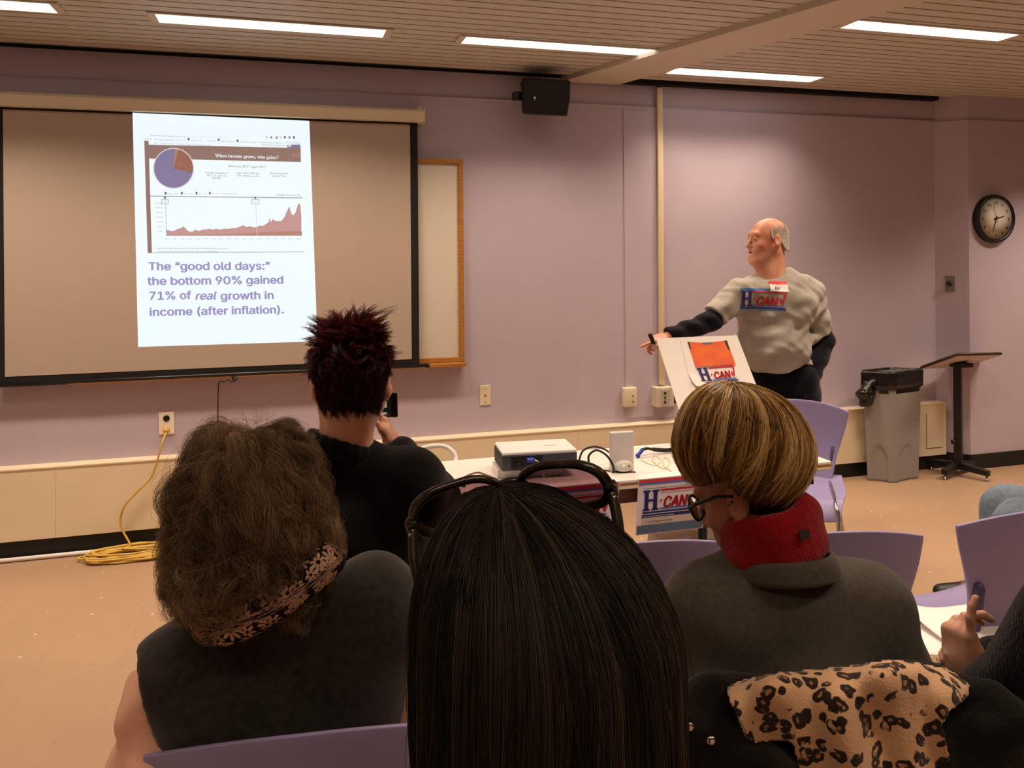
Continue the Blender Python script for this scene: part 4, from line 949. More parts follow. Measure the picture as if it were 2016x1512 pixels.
rd = nrm(-.99*R0-.10*CF-.22*UZ); clicker_tips, clicker_th = hand_sdf(S_, wR+dirR*.03, rd, -.70*UZ-.65*R0*.1-.7*CF*-.1-.35*R0, UZ*.4-.9*CF, [(.0, .12, .08), (.85, .75, .5), (1.0, .95, .6), (1.05, 1.0, .7)], .98, spread=.12, thumb_dir=(.25, .9, .25))
hand_sdf(S_, wL, nrm(-UZ*.8-R0*.25+.1*CF), -R0, -CF, [(.3, .4, .3)]*4, .95)
sdf_obj('body', S_, .0058, M['skin_ruddy'], pres)
eyes(pres, hC, hA, 1.03); lips(pres, hC, hA, M['lip'], 1.03, .010); MB().ell((0, 0, 0), (.014, .006, .0075), 0, 12, frame(hC+hA@np.array([0, .0965, -.069])-local(pres), hA[:, 0], np.cross(hA[:, 2], hA[:, 0]))).build('mouth', mat('mouth_dark', '3A1512', .6), pres)
base = local(pres)
for x in (-1, 1): MB().tube([hC+hA@np.array([x*(.016+.012*i), .0945-.0016*i*i, .0265+.003*math.sin(i*.9)])-base for i in range(4)], [.003, .0042, .004, .002], 0, 6).build('eyebrow', M['brow'], pres)
# white fringe of hair around the back and sides
hs = dome(hC+hA@np.array([0, -.012, .030])*1.03, hA, .0800, .105, .1035, .0905, lambda ph: -.078+0*ph)
r_ = np.random.default_rng(4); n_ = 7000; ph = np.pi+np.clip(r_.normal(0, .85, n_), -2.0, 2.0); dph = np.abs(ph-np.pi); s0 = r_.uniform(0, 1, n_)
lo = .42+.03*np.sin(ph*5)+.075*np.abs(r_.normal(size=n_))-.06*(dph < .9); hi = np.interp(dph, [0, .9, 1.15, 1.35, 1.6, 2.1], [.95, .95, .86, .74, .68, .60]); s0 = lo-.10+(hi-lo+.10)*s0**.6
s1 = s0+.11; tt = np.linspace(0, 1, 6); G = hs(ph[:, None]-.16*tt*np.sign(ph-np.pi)[:, None], s0[:, None]+.11*tt, -.0016-.0028*np.sin(tt*2.2)[None]+.0*ph[:, None])
strands_obj('hair', G, .0005, M['greyhair'], pres, np.clip(r_.normal(.45, .2, n_), 0, 1))
# t-shirt
S_ = SDF(); torso(S_, .014)
for a, b, e in ((sR, eR, .80), (sL, eL, .86)):
    c = a+(b-a)*e; S_.cap(a, b, .070, .068, k=.07, clip=[(c, b-a)])
S_.half(J(1525, 724, DP)+(0, 0, .0), nrm(-UZ+.12*R0)); S_.ell(nb+(0, 0, .045)+bf*.025, (.066, .066, .062), bA, k=.012, op='s')
fd = folds(.0032, [((14, 6, 38), 1), ((-38, 8, 52), .8), ((52, 20, -30), .7), ((70, 10, 45), .45)], 2)
fd2 = folds(.0060, [((-26, 0, 26), 1.0), ((10, 0, 44), .6)], 7)
lowz = belly[2]
tee = sdf_obj('t_shirt', S_, .0058, M['tee'], pres, lambda P: fd(P)+fd2(P)*np.clip((lowz+.22-P[:, 2])/.25, 0, 1))
S_ = SDF(); S_.chain([sR, eR, wR+dirR*.012], [.056, .050, .037], k=.02, clip=[(wR+dirR*.018, dirR)]); sdf_obj('sleeve', S_, .006, M['navy_jersey'], pres, puff(.006, folds(.004, [((40, 0, 30), 1), ((20, 0, -60), .8)], 3)))
S_ = SDF(); S_.chain([sL, eL, wL, wL-UZ*.03], [.057, .052, .045, .04], k=.02); sdf_obj('sleeve', S_, .006, M['navy_jersey'], pres, puff(.006, folds(.004, [((10, 0, 60), 1), ((30, 0, -40), .8)], 5)))
mb = MB(); ring = []
for t in np.linspace(0, 2*np.pi, 25): ring.append(nb-base+br*.066*math.sin(t)+bf*(.066*math.cos(t)+.004)+UZ*(.012-.030*math.cos(t)))
mb.tube(ring, .0075, 0, 8); mb.build('under_collar', M['navy_jersey'], pres)
S_ = SDF(); torso(S_, -.024); S_.ell(wL-UZ*.03+R0*-.02, (.062, .055, .085), k=.04)
for s, kn, an in zip((-1, 1), knees, ank): S_.chain([pelv+br*s*.085, kn, an-(0, 0, .03)], [.098, .078, .066], k=.05)
S_.half(pelv+(0, 0, .125), UZ); sdf_obj('trousers', S_, .008, M['navy_trouser'], pres, puff(.008, folds(.004, [((10, 0, 40), 1), ((-30, 10, 22), 1)], 9)))
S_ = SDF(); feet(S_, [a-(0, 0, .005) for a in ank], bf*1.08); S_.half((0, 0, .005), -UZ); sdf_obj('shoes', S_, .008, M['blackp'], pres)
# printed logo and name tag laid onto the shirt
me = tee.data; bvh = BVHTree.FromPolygons([v.co+tee.location for v in me.vertices], [tuple(p.vertices) for p in me.polygons])
def drape(V, fr, off):       # flat print pushed along the view normal of its frame until it lies on the shirt
    out = []
    for x, y in V:
        p = (fr @ np.array([x, y, 0, 1]))[:3]-base; d = Vector(-fr[:3, 2]); h = bvh.ray_cast(Vector(p+fr[:3, 2]*.3), d)
        q = np.array(h[0]) if h[0] is not None else p; out.append(q+fr[:3, 2]*off)
    return out
def drape_poly(mb, V, Fs, mi, fr, off, step=.012):
    bm = bmesh.new(); vs = [bm.verts.new((float(x), float(y), 0)) for x, y in V]
    for f in Fs:
        try: bm.faces.new([vs[i] for i in f])
        except ValueError: pass
    bmesh.ops.triangulate(bm, faces=list(bm.faces))
    for _ in range(5):
        L = [e for e in bm.edges if e.calc_length() > step]
        if not L: break
        bmesh.ops.subdivide_edges(bm, edges=L, cuts=1); bmesh.ops.triangulate(bm, faces=list(bm.faces))
    bm.verts.index_update(); mb.add(drape([v.co[:2] for v in bm.verts], fr, off), [tuple(v.index for v in f.verts) for f in bm.faces], mi, True); bm.free()
g0 = J(1454, 606, DP-.1); g1 = J(1541, 609, DP-.1); gu = J(1458, 570, DP-.1); fr = frame(g0, g1-g0, gu-g0); Wd = np.linalg.norm(g1-g0)
mb = MB()
for V, Fs, c in logo_geo(): drape_poly(mb, np.asarray(V)[:, :2]*Wd*np.array([1.0, .95]), Fs, PI[c], fr, .0022 if c != 'red' else .0028)
for y0, y1, c in ((-.03, .03, 'blue'), (.40, .46, 'blue')): drape_poly(mb, np.array([(0, y0), (1, y0), (1, y1), (0, y1)])*Wd, [(0, 1, 2, 3)], PI[c], fr, .0018)
mb.build('printed_logo', PM, tee)
t0 = J(1514, 573, DP-.1); t1 = J(1548, 574, DP-.1); tu = J(1517, 553, DP-.1); fr = frame(t0, t1-t0, tu-t0); Wd = np.linalg.norm(t1-t0); Ht = np.linalg.norm(tu-t0); mb = MB()
drape_poly(mb, np.array([(0, 0), (Wd, 0), (Wd, Ht), (0, Ht)]), [(0, 1, 2, 3)], PI['white_paper'], fr, .005)
drape_poly(mb, np.array([(0, Ht*.70), (Wd, Ht*.70), (Wd, Ht), (0, Ht)]), [(0, 1, 2, 3)], PI['redlight'], fr, .0056)
V, Fs = text_geo('Bo', Ht*.55, .035, .2); drape_poly(mb, V[:, :2]+np.array([Wd*.25, Ht*.18]), Fs, PI['slate'], fr, .0058, .01)
o = mb.build('name_tag', PM, pres); o['label'] = 'white name sticker with red top stripe'
# presentation clicker in the pointing hand
ck_p = (clicker_th+clicker_tips[1])/2-R0*.004; o = MB().box((0, 0, 0), (.024, .062, .022), 0, None, .008)
ck_o = o.build('presentation_clicker', M['blackp'], None); ck_o.matrix_world = Matrix(frame(J(1283, 667, DP-.29), CF, nrm(-.35*R0+.9*UZ)).tolist()); tag(ck_o, 'small black clicker held in the pointing person\'s hand', 'remote control')
# ================================================================== THE AUDIENCE
M['wool'] = cloth('charcoal_wool', '302E2B', bump=.15, bscale=600, noise=.25, nscale=70, sheen=.3)
M['cardigan'] = cloth('grey_knit', '524E46', bump=.16, bscale=500, noise=.12, nscale=90)
M['salmon'] = cloth('salmon_cotton', 'EDB89E', bump=.15, bscale=60, noise=.04)
M['blackshirt'] = cloth('black_cotton', '0C0B0B', bump=.2, noise=.15)
M['redfleece'] = cloth('red_fleece', '98141F', bump=.6, bscale=240, noise=.10, nscale=60)
M['jeans'] = cloth('blue_denim', '6F7F8F', bump=.3, noise=.15, nscale=50); M['dark'] = M['dark']
def seated(name, label, hipx, hipy, fwd, hipz=.52):
    return thing(name, label, 'person', (hipx, hipy, 0))
def seat_legs(S, hip, right, fwd, rt=.075, spread=.10):
    kn = [hip+fwd*.36+right*s*spread*1.2+UZ*.02 for s in (-1, 1)]; an = [k+fwd*.04-UZ*(k[2]-.09) for k in kn]; return kn, an
def rgt(f): return nrm(np.cross(f, UZ))
def sit(S, hip, fwd, rt=.075):
    r = rgt(fwd); kn, an = seat_legs(S, hip, r, fwd); lower_body(S, hip, r, fwd, kn, an, rt); feet(S, an, fwd); return kn, an
def trousers(parent, hip, fwd, m, kn, an, top=.12):
    S = SDF(); r = rgt(fwd); lower_body(S, hip, r, fwd, kn, [a-(0, 0, .02) for a in an], .082); S.half(hip+UZ*top, UZ)
    sdf_obj('trousers', S, .013, m, parent, puff(.012, folds(.004, [((20, 5, 30), 1)], 4)))
    S = SDF(); feet(S, an, fwd*1.08); S.half((0, 0, .004), -UZ); sdf_obj('shoes', S, .010, M['blackp'], parent, puff(.004, lambda P: 0))
def torso_up(S, hip, nb, sl, sr, fwd, wid=.165, dep=.11, k=.06, inf=0.0):
    r = nrm(sr-sl); f = nrm(fwd-r*(fwd@r)); A = np.stack([r, f, np.cross(r, f)], 1); mid = (sl+sr)/2
    S.ell(mid*.62+hip*.38+f*.0, np.array([wid, dep, .17])+inf, A, k=k); S.ell(mid*.30+hip*.70+f*.01, np.array([wid*.93, dep*1.05, .16])+inf, A, k=k)
    for s_ in (sl, sr): S.cap(nb-UZ*.03, s_, .050+inf, .056+inf, k=k)
    return A

# ------------------------------------------------------------------ person with spiky red hair, photographing
D = 2.02
f0 = nrm(CF*.97-R0*.10); C = J(692, 750, D)+CF*.0; A = axes(nrm(f0+UZ*.03))
hip = np.array([C[0]-.02, C[1]-.05, .53]); p = seated('person', 'seated person in black collared shirt holding up a phone', hip[0], hip[1], f0)
nb = J(676, 893, D); sl = J(575, 938, D); sr = J(808, 955, D-.02); r = rgt(f0)
eR = J(852, 985, D+.12); wR = J(775, 880, D+.30); eL = J(590, 1010, D+.12); wL = J(650, 960, D+.36)
kn, an = seat_legs(None, hip, r, f0)
S = SDF(); head_sdf(S, C, A, 1.07, cr=.95); S.cap(C+A@np.array([0, -.030, -.05]), nb, .064, .070, k=.035); torso_up(S, hip, nb, sl, sr, f0, inf=-.01)
S.chain([sr, eR, wR], [.05, .042, .030], k=.03).chain([sl, eL, wL], [.05, .042, .030], k=.03); lower_body(S, hip, r, f0, kn, an); feet(S, an, f0)
ph_c = J(727, 793, D+.32)
hand_sdf(S, wR, nrm(UZ*.9+CF*.25-R0*.35), nrm(-R0*.75-CF*.1), -CF*.9-R0*.1, [(.5, .7, .4), (.6, .8, .5), (.7, .8, .5), (.7, .8, .5)], .92, thumb_dir=(.30, .95, .30))
hand_sdf(S, wL, nrm(UZ*.8+CF*.3+R0*.3), R0, -CF, [(.5, .7, .4)]*4, .92)
sdf_obj('body', S, .006, M['skin'], p)
S = SDF(); torso_up(S, hip, nb, sl, sr, f0, .185, .120, inf=.016); S.chain([sr, eR, wR*.85+eR*.15], [.070, .060, .048], k=.05).chain([sl, eL, wL*.8+eL*.2], [.066, .058, .046], k=.05)
S.ell(nb+UZ*.055+f0*.01, (.070, .076, .066), A, k=.01, op='s'); S.half(hip+UZ*.02, -UZ)
sdf_obj('shirt', S, .008, M['blackshirt'], p, puff(.004, folds(.004, [((20, 5, 25), 1), ((-25, 0, 18), .8)], 12)))
S = SDF(); ring = [nb+r*.078*math.sin(t)+f0*(.076*math.cos(t)-.004)+UZ*(.016-.012*math.cos(t)-.026*math.sin(t)) for t in np.linspace(0, 2*np.pi, 20)]
S.chain(ring, [.013]*20, k=.01, flat=(UZ, 1.7)); sdf_obj('collar', S, .006, M['blackshirt'], p)
S = SDF(); S.box((nb+sr)/2*0+sr*.72+nb*.28+UZ*.062, (.050, .022, .005), np.stack([nrm(sr-nb), nrm(np.cross(UZ, sr-nb)), nrm(np.cross(sr-nb, np.cross(UZ, sr-nb)))], 1), r=.004); S = SDF(); S.chain([J(778, 897, D-.03), J(812, 908, D-.03), J(842, 928, D-.03), J(862, 958, D-.03)], [.008, .011, .012, .010], k=.01, flat=(CF, 2.4)); sdf_obj('epaulette', S, .0045, M['blackshirt'], p)
trousers(p, hip, f0, M['navy_trouser'], kn, an)
M['redhair'] = hair_mat('burgundy_hair', [(0, '120506'), (.35, '330C11'), (.7, '5E151E'), (1, '8A2830')], .5, .25)
HC = C+A@np.array([0, -.012, .030]); zt = .104
hs = dome(HC, A, .093, .111, .112, zt, lambda ph: np.where(np.cos(ph) < .3, -.084, -.01), m=lambda t, ph: 1-.20*t)
hair = hull_obj('hair', hs, M['redhair'], p, inset=.002, tone=.12)
r_ = np.random.default_rng(21); ng = 900; ph = r_.uniform(0, 2*np.pi, ng); s0 = r_.uniform(.02, .97, ng)**.75
keep = (np.cos(ph) < .55) | (s0 < .5); ph, s0 = ph[keep], s0[keep]; ng = len(ph); P0 = hs(ph, s0, .004); N_ = P0-HC; N_ /= np.linalg.norm(N_, axis=1)[:, None]
dn = hs(ph, np.minimum(s0+.04, 1.0), .004)-P0; dn /= np.linalg.norm(dn, axis=1)[:, None]+1e-9; sw = np.cross(N_, dn)
topw = np.clip((.62-s0)/.35, 0, 1); L = .024+.037*topw*r_.uniform(.5, 1.3, ng)+.014*r_.uniform(0, 1, ng); aN = .28+.75*topw*r_.uniform(.3, 1.1, ng); bD = 1-.55*topw; cS = r_.normal(0, .6, ng)+.35*np.sign(np.sin(ph))*topw*0
t = np.linspace(0, 1, 8)[None, :, None]
G = P0[:, None]+L[:, None, None]*((aN[:, None, None]*N_[:, None])*(t-.25*t*t)+(bD[:, None, None]*dn[:, None])*(t*.55+.45*t*t)+(cS[:, None, None]*sw[:, None])*(t*t)+UZ*(.25*topw[:, None, None])*t)
cleft = J(712, 640, D-.08)
K_, tn = kids(G, 16, .0090, .0022, .0045, 3, .35, np.clip(.25+.45*topw+r_.normal(0, .15, ng), 0, 1), .14)
strands_obj('strands', K_, .00075, M['redhair'], hair, tn)
# phone
phn = thing('smartphone', 'black smartphone held sideways by the person in the black shirt', 'phone', (0, 0, 0)); phn.matrix_world = Matrix(frame(J(783, 822, D+.31)+R0*-.150, R0, UZ*.97-CF*.1).tolist())
MB().box2((0, 0, -.008), (.150, .074, 0), 0, bev=.0035).build('case', M['blackp'], phn)
scm = mat('phone_screen', '2A2826', .15, emit=.25); pale = mat('phone_picture', 'B9B39A', .2, emit=.5)
mb = MB().box2((.010, .005, 0), (.130, .069, .0006), 0)
for x, y, w_, h_, a_ in ((.090, .012, .012, .036, .5), (.112, .030, .014, .030, 0), (.110, .010, .016, .006, 0), (.06, .02, .02, .03, 0)): mb.box((0, 0, 0), (w_, h_, .0004), 1, T(x, y+h_/2, .0009) @ Rz(a_))
mb.build('screen', [scm, pale], phn)

# ------------------------------------------------------------------ woman with curly brown hair
D = 1.33
f0 = nrm(CF*.96-R0*.28); C = J(500, 1010, D); A = axes(nrm(f0-UZ*.08))
hip = np.array([J(540, 1400, D)[0], J(540, 1400, D)[1]+.02, .53]); p = seated('person', 'seated person in charcoal wool vest, salmon sleeves and floral scarf', hip[0], hip[1], f0); r = rgt(f0)
fw = f0*.05; nb = J(525, 1190, D)+fw; sl = J(352, 1388, D-.03)+fw; sr = J(742, 1232, D+.06)+fw; hip = hip+fw*1.5; eL = J(300, 1530, D-.02); wL = eL+f0*.22+r*.06; eR = J(800, 1400, D+.20); wR = eR+f0*.2-r*.1
kn, an = seat_legs(None, hip, r, f0)
S = SDF(); head_sdf(S, C, A, .92); S.cap(C+A@np.array([0, -.03, -.05]), nb, .050, .058, k=.035); torso_up(S, hip, nb, sl, sr, f0, inf=-.02, k=.03)
S.chain([sr, eR, wR], [.045, .04, .028], k=.02).chain([sl, eL, wL], [.045, .04, .028], k=.02)
for w_, e_ in ((wL, eL), (wR, eR)): hand_sdf(S, w_, nrm(w_-e_), -UZ, nrm(r*(1 if w_ is wL else -1)), [(.3, .4, .3)]*4, .9)
lower_body(S, hip, r, f0, kn, an); feet(S, an, f0); sdf_obj('body', S, .0075, M['skin'], p)
S = SDF(); S.chain([sl+f0*.01+UZ*.022, eL], [.070, .072], k=.04).chain([eL, wL], [.064, .045], k=.03).chain([sr, eR], [.066, .062], k=.04).chain([eR, wR], [.058, .042], k=.03)
sdf_obj('blouse', S, .006, M['salmon'], p, puff(.002, folds(.0075, [((45, 10, 38), 1), ((-30, 10, 55), .8), ((70, 0, -35), .5)], 33)))
S = SDF(); torso_up(S, hip, nb, sl*.88+sr*.12, sr*.97+sl*.03, f0, .195, .100, .06, inf=.004); S.ell(sr+UZ*.012, (.062, .075, .080), k=.05); S.ell(sl*.92+sr*.08, (.066, .080, .075), k=.06); S.ell(sl-r*.015+UZ*.030, (.066, .062, .046), k=.05)
S.cap(sl*.86+sr*.14, hip*.75+sl*.25+r*.02, .075, .07, k=.09); S.cap(sr*.97+sl*.03-UZ*.04, hip*.6+sr*.4, .080, .085, k=.08); S.half(hip+UZ*.02, -UZ); S.half(J(312, 1380, D)+0*r, -r*.95-UZ*.30)
vest = sdf_obj('wool_vest', S, .007, M['wool'], p, puff(.003, folds(.005, [((12, 4, 20), 1), ((-16, 0, 10), .7)], 6)))
trousers(p, hip, f0, M['navy_trouser'], kn, an)
# floral scarf
def floral():
    m = bpy.data.materials.new('floral_cotton'); m.use_nodes = True; nt = m.node_tree; b = nt.nodes['Principled BSDF']; b.inputs['Roughness'].default_value = .85; b.inputs['Specular IOR Level'].default_value = .15
    N = nt.nodes.new; Lk = nt.links.new; uvn = N('ShaderNodeUVMap'); uvn.uv_map = 'UVMap'
    def math_(op, a, b_=None):
        n = N('ShaderNodeMath'); n.operation = op
        for i, v in enumerate((a, b_)):
            if v is None: continue
            if isinstance(v, (int, float)): n.inputs[i].default_value = v
            else: Lk(v, n.inputs[i])
        return n.outputs[0]
    out = None
    for sc, R_, pet, sd in ((9.5, .56, 4, 0), (15, .60, 3, 3.7)):
        mp = N('ShaderNodeMapping'); mp.inputs['Scale'].default_value = (sc, sc, 1); mp.inputs['Location'].default_value = (sd, sd*.37, 0); Lk(uvn.outputs['UV'], mp.inputs['Vector'])
        vo = N('ShaderNodeTexVoronoi'); vo.voronoi_dimensions = '2D'; vo.inputs['Scale'].default_value = 1; vo.inputs['Randomness'].default_value = .85; Lk(mp.outputs[0], vo.inputs['Vector'])
        sb = N('ShaderNodeVectorMath'); sb.operation = 'SUBTRACT'; Lk(mp.outputs[0], sb.inputs[0]); Lk(vo.outputs['Position'], sb.inputs[1])
        sx = N('ShaderNodeSeparateXYZ'); Lk(sb.outputs[0], sx.inputs[0]); sc_ = N('ShaderNodeSeparateColor'); Lk(vo.outputs['Color'], sc_.inputs[0])
        an_ = math_('ADD', math_('ARCTAN2', sx.outputs[1], sx.outputs[0]), math_('MULTIPLY', sc_.outputs[0], 6.28))
        pt = math_('ABSOLUTE', math_('COSINE', math_('MULTIPLY', an_, pet))); lim = math_('MULTIPLY', math_('POWER', pt, .8), R_)
        inside = math_('MULTIPLY', math_('LESS_THAN', vo.outputs['Distance'], lim), math_('GREATER_THAN', vo.outputs['Distance'], .12))
        inside = math_('MULTIPLY', inside, math_('GREATER_THAN', sc_.outputs[1], .25 if sd == 0 else .45)); out = inside if out is None else math_('MAXIMUM', out, inside)
    mx = N('ShaderNodeMixRGB'); mx.inputs[1].default_value = (*lin('150C0A'), 1); mx.inputs[2].default_value = (*lin('C29A82'), 1); Lk(out, mx.inputs[0]); Lk(mx.outputs[0], b.inputs['Base Color']); return m
M['floral'] = floral()
def scarf(parent, cen, ax, ru, rf, h, th, m):
    NU, NV = 72, 15; V, UV = [], []
    for j in range(NV):
        a = 2*np.pi*j/NV; 
        for i in range(NU):
            t = 2*np.pi*i/NU; k = th*math.cos(a)*(1+.10*math.sin(5*t))+.004*math.sin(3*t+2*a); z = h*math.sin(a)*(1+.12*math.sin(2*t+1))
            V.append(cen+ax@np.array([(ru+k)*math.sin(t), (rf+k)*math.cos(t), z])); UV.append((i/NU*2.2, j/NV*.62))
    V = np.array(V); i = np.arange(NU); Q = []
    for j in range(NV):
        for q in range(NU): Q.append((j*NU+q, j*NU+(q+1) % NU, ((j+1) % NV)*NU+(q+1) % NU, ((j+1) % NV)*NU+q))
    return quad_mesh('scarf', V, np.array(Q), m, parent, uv=UV, base=local(parent))
scarf(p, J(528, 1150, D-.005), np.stack([nrm(R0*.90+UZ*.36+CF*.1), nrm(CF), nrm(-R0*.38+UZ*.92)], 1), .104, .092, .036, .026, M['floral'])
M['curl'] = hair_mat('grey_brown_hair', [(0, '3F3124'), (.35, '7A644C'), (.65, 'A68C6C'), (1, 'CFBA9C')], .6, .2)
lump = lambda ph, s: .055*np.sin(3*ph+1)*np.sin(6*s)+.04*np.sin(5*ph+9*s)+.03*np.sin(8*ph-13*s+2)
HC = J(494, 1002, D+.005); hA2 = axes(f0, UZ+.06*R0)
hs = dome(HC, hA2, .118, .110, .112, .136, lambda ph: np.where(np.cos(ph) < .55, -.155, -.06), m=lambda t, ph: 1+.14*np.sin(t*3.0)-.10*t*t, lump=lump, p=.72)
hair = hull_obj('hair', hs, M['curl'], p, inset=.010, tone=.15, nphi=96, ns=60)
r_ = np.random.default_rng(8); ng = 640; K = 22; ph = r_.uniform(0, 2*np.pi, ng); keep = np.cos(ph) < .75; ph = ph[keep]; ng = len(ph); s0 = r_.uniform(0, .86, ng); Ls = r_.uniform(.20, .36, ng); t = np.linspace(0, 1, K)
sv = np.clip(s0[:, None]+Ls[:, None]*t, 0, 1.03); drift = r_.normal(0, .35, ng); phv = ph[:, None]+drift[:, None]*t
ins = .012-.020*np.sin(np.pi*np.clip(t*1.05, 0, 1))[None]*r_.uniform(.4, 1.2, (ng, 1)); G = hs(phv, sv, ins)
N_ = G-HC; N_ /= np.linalg.norm(N_, axis=2, keepdims=True); Tn = np.gradient(G, axis=1); Tn /= np.linalg.norm(Tn, axis=2, keepdims=True)+1e-9; Bn = np.cross(N_, Tn)
fr_ = r_.uniform(1.2, 2.4, (ng, 1)); p0 = r_.uniform(0, 6.28, (ng, 1)); am = r_.uniform(.005, .011, (ng, 1))*np.clip(t*3, 0, 1)
G = G+(am*np.sin(6.28*fr_*t+p0))[..., None]*Bn+(am*.9*np.cos(6.28*fr_*t+p0))[..., None]*N_
K_, tn = kids(G, 44, .012, .011, .005, 5, .3, np.clip(.45+.2*np.sin(ph*2+s0*9)+r_.normal(0, .14, ng)+.25*(.45-s0), 0, 1), .12)
strands_obj('strands', K_, .00023, M['curl'], hair, tn)
# fly-away curls over the crown
ng = 420; ph = r_.uniform(0, 2*np.pi, ng); s0 = r_.uniform(0, .9, ng); t = np.linspace(0, 1, 16); G = hs(ph[:, None]+.5*t*r_.normal(0, 1, (ng, 1)), np.clip(s0[:, None]+.16*t, 0, 1), 0.004-.026*np.sin(np.pi*t)*r_.uniform(.4, 1.3, (ng, 1)))
strands_obj('flyaway_strands', G+.003*np.sin(9*t+ph[:, None])[..., None]*R0, .00022, M['curl'], hair, r_.uniform(.4, .95, ng))

# ------------------------------------------------------------------ woman with blonde bob, head bowed
D = 1.42
f0 = nrm(CF*.93-R0*.30); hf = nrm(-.70*R0+.56*CF-.42*UZ); A = axes(hf); C = J(1474, 968, D+.03)
hip = np.array([J(1560, 1400, D)[0], J(1560, 1400, D)[1]+.02, .53]); p = seated('person', 'seated person in red turtleneck and grey cardigan looking down', hip[0], hip[1], f0); r = rgt(f0)
nb = J(1530, 1102, D); sl = J(1392, 1208, D-.02); sr = J(1700, 1190, D+.05); eL = J(1330, 1330, D-.03); wL = eL+f0*.24+r*.10; eR = J(1742, 1330, D+.06); wR = eR+f0*.22-r*.12
kn, an = seat_legs(None, hip, r, f0)
S = SDF(); head_sdf(S, C, A, .92, cr=.95); S.cap(C+A@np.array([0, -.028, -.045]), nb, .050, .056, k=.03); torso_up(S, hip, nb, sl, sr, f0, inf=-.02, k=.03)
S.chain([sr, eR, wR], [.045, .04, .028], k=.02).chain([sl, eL, wL], [.045, .04, .028], k=.02)
for w_, e_ in ((wL, eL), (wR, eR)): hand_sdf(S, w_, nrm(w_-e_), -UZ, nrm(r*(1 if w_ is wL else -1)), [(.3, .4, .3)]*4, .9)
lower_body(S, hip, r, f0, kn, an); feet(S, an, f0); sdf_obj('body', S, .005, M['skin_tan'], p)
eyes(p, C, A, .92)
S = SDF(); torso_up(S, hip, nb-UZ*.005, sl, sr, f0, .175, .108, .065, inf=.012); S.chain([sr, eR, wR*.9+eR*.1], [.066, .062, .046], k=.06).chain([sl, eL, wL*.9+eL*.1], [.066, .062, .046], k=.06)
S.ell(nb+UZ*.03+f0*.02, (.066, .072, .055), np.stack([r, f0, UZ], 1), k=.012, op='s'); S.half(hip+UZ*.01, -UZ)
sdf_obj('cardigan', S, .007, M['cardigan'], p, puff(.004, folds(.004, [((10, 4, 22), 1), ((-18, 0, 12), .7), ((5, 0, 45), .5)], 16)))
S = SDF(); ring = [nb+UZ*(.000-.012*math.cos(t))+r*.090*math.sin(t)+f0*(.088*math.cos(t)-.012) for t in np.linspace(math.radians(60), math.radians(300), 20)]
ring = np.array(ring); bl = []
for q, t_ in zip(ring, np.linspace(math.radians(60), math.radians(300), 20)):
    rd_ = nrm(r*math.sin(t_)+f0*math.cos(t_)); bl.append([q+rd_*.0065*math.cos(a)*(1+.3*abs(math.sin(a)))+(UZ*.020+rd_*-.006)*math.sin(a)-local(p) for a in np.linspace(0, 2*np.pi, 12, endpoint=False)])
MB().loft(bl, 0, True).build('collar_band', M['cardigan'], p)
S = SDF(); tl = nrm(UZ*.92-r*.26+f0*.16); q0 = J(1524, 1072, D); q1 = J(1518, 1020, D-.005); rr_ = nrm(r-tl*(r@tl)); ff_ = np.cross(tl, rr_)
for q, ru, h in ((q0, .079, .016), ((q0+q1)/2, .072, .022), (q1, .068, .012)):
    S.chain([q+rr_*ru*math.sin(t)+ff_*ru*.95*math.cos(t) for t in np.linspace(0, 2*np.pi, 24)], [.0125]*24, k=.016, flat=(tl, 1.6))
sdf_obj('turtleneck', S, .005, M['redfleece'], p, folds(.002, [((30, 10, 70), 1)], 8))
qt = J(1584, 1052, D-.094); MB().box((0, 0, 0), (.017, .014, .003), 0, frame(qt-local(p), R0, UZ*.9+CF*.3)).build('neck_label', M['ink'], p)
trousers(p, hip, f0, M['navy_trouser'], kn, an)
M['blonde'] = hair_mat('streaked_blonde_hair', [(0, '20130A'), (.26, '5A3A1A'), (.5, 'A07336'), (.72, 'D6AC64'), (1, 'F4DAA0')], .36, .4)
HC = J(1462, 893, D+.01); hA2 = axes(nrm(-.25*R0+.95*CF), UZ+.10*R0)
hs = dome(HC, hA2, .124, .115, .118, .122, lambda ph: -.072+.028*np.exp(-((ph-4.0)/.35)**2)-.006*np.sin(ph), m=lambda t, ph: 1-.26*t**1.6, off=(-.02, .015), p=.80)
hair = hull_obj('hair', hs, M['blonde'], p, inset=.007, tone=.2, s1=.97)
r_ = np.random.default_rng(14); ng = 900; K = 16; ph = r_.uniform(0, 2*np.pi, ng); s0 = r_.uniform(.0, .45, ng); e0 = r_.uniform(.72, 1.04, ng); t = np.linspace(0, 1, K)
lay = r_.uniform(0, 1, ng)**1.5; sv = np.clip(s0[:, None]+(e0-s0)[:, None]*t, 0, 1.04); phv = ph[:, None]+(.42*np.sin(ph-1.2)[:, None]+r_.normal(0, .10, (ng, 1)))*t**1.3
G = hs(phv, sv, .001+.010*lay[:, None]-.003*np.sin(np.pi*t)[None]*r_.uniform(.2, 1.3, (ng, 1))); lf = np.clip((sv-.80)/.24, 0, 1)
N_ = G-HC; N_ /= np.linalg.norm(N_, axis=2, keepdims=True); G = G-N_*(.018*lf**2*r_.uniform(-.2, 1.2, (ng, 1)))[..., None]
tone = np.clip(.66+.22*np.sin(ph*11+3*np.sin(ph*5))+r_.normal(0, .14, ng)-.45*lay*(r_.uniform(0, 1, ng) < .5), 0, 1)
K_, tn = kids(G, 13, .0060, .0024, .0015, 15, .2, tone, .08); strands_obj('strands', K_, .00062, M['blonde'], hair, tn)
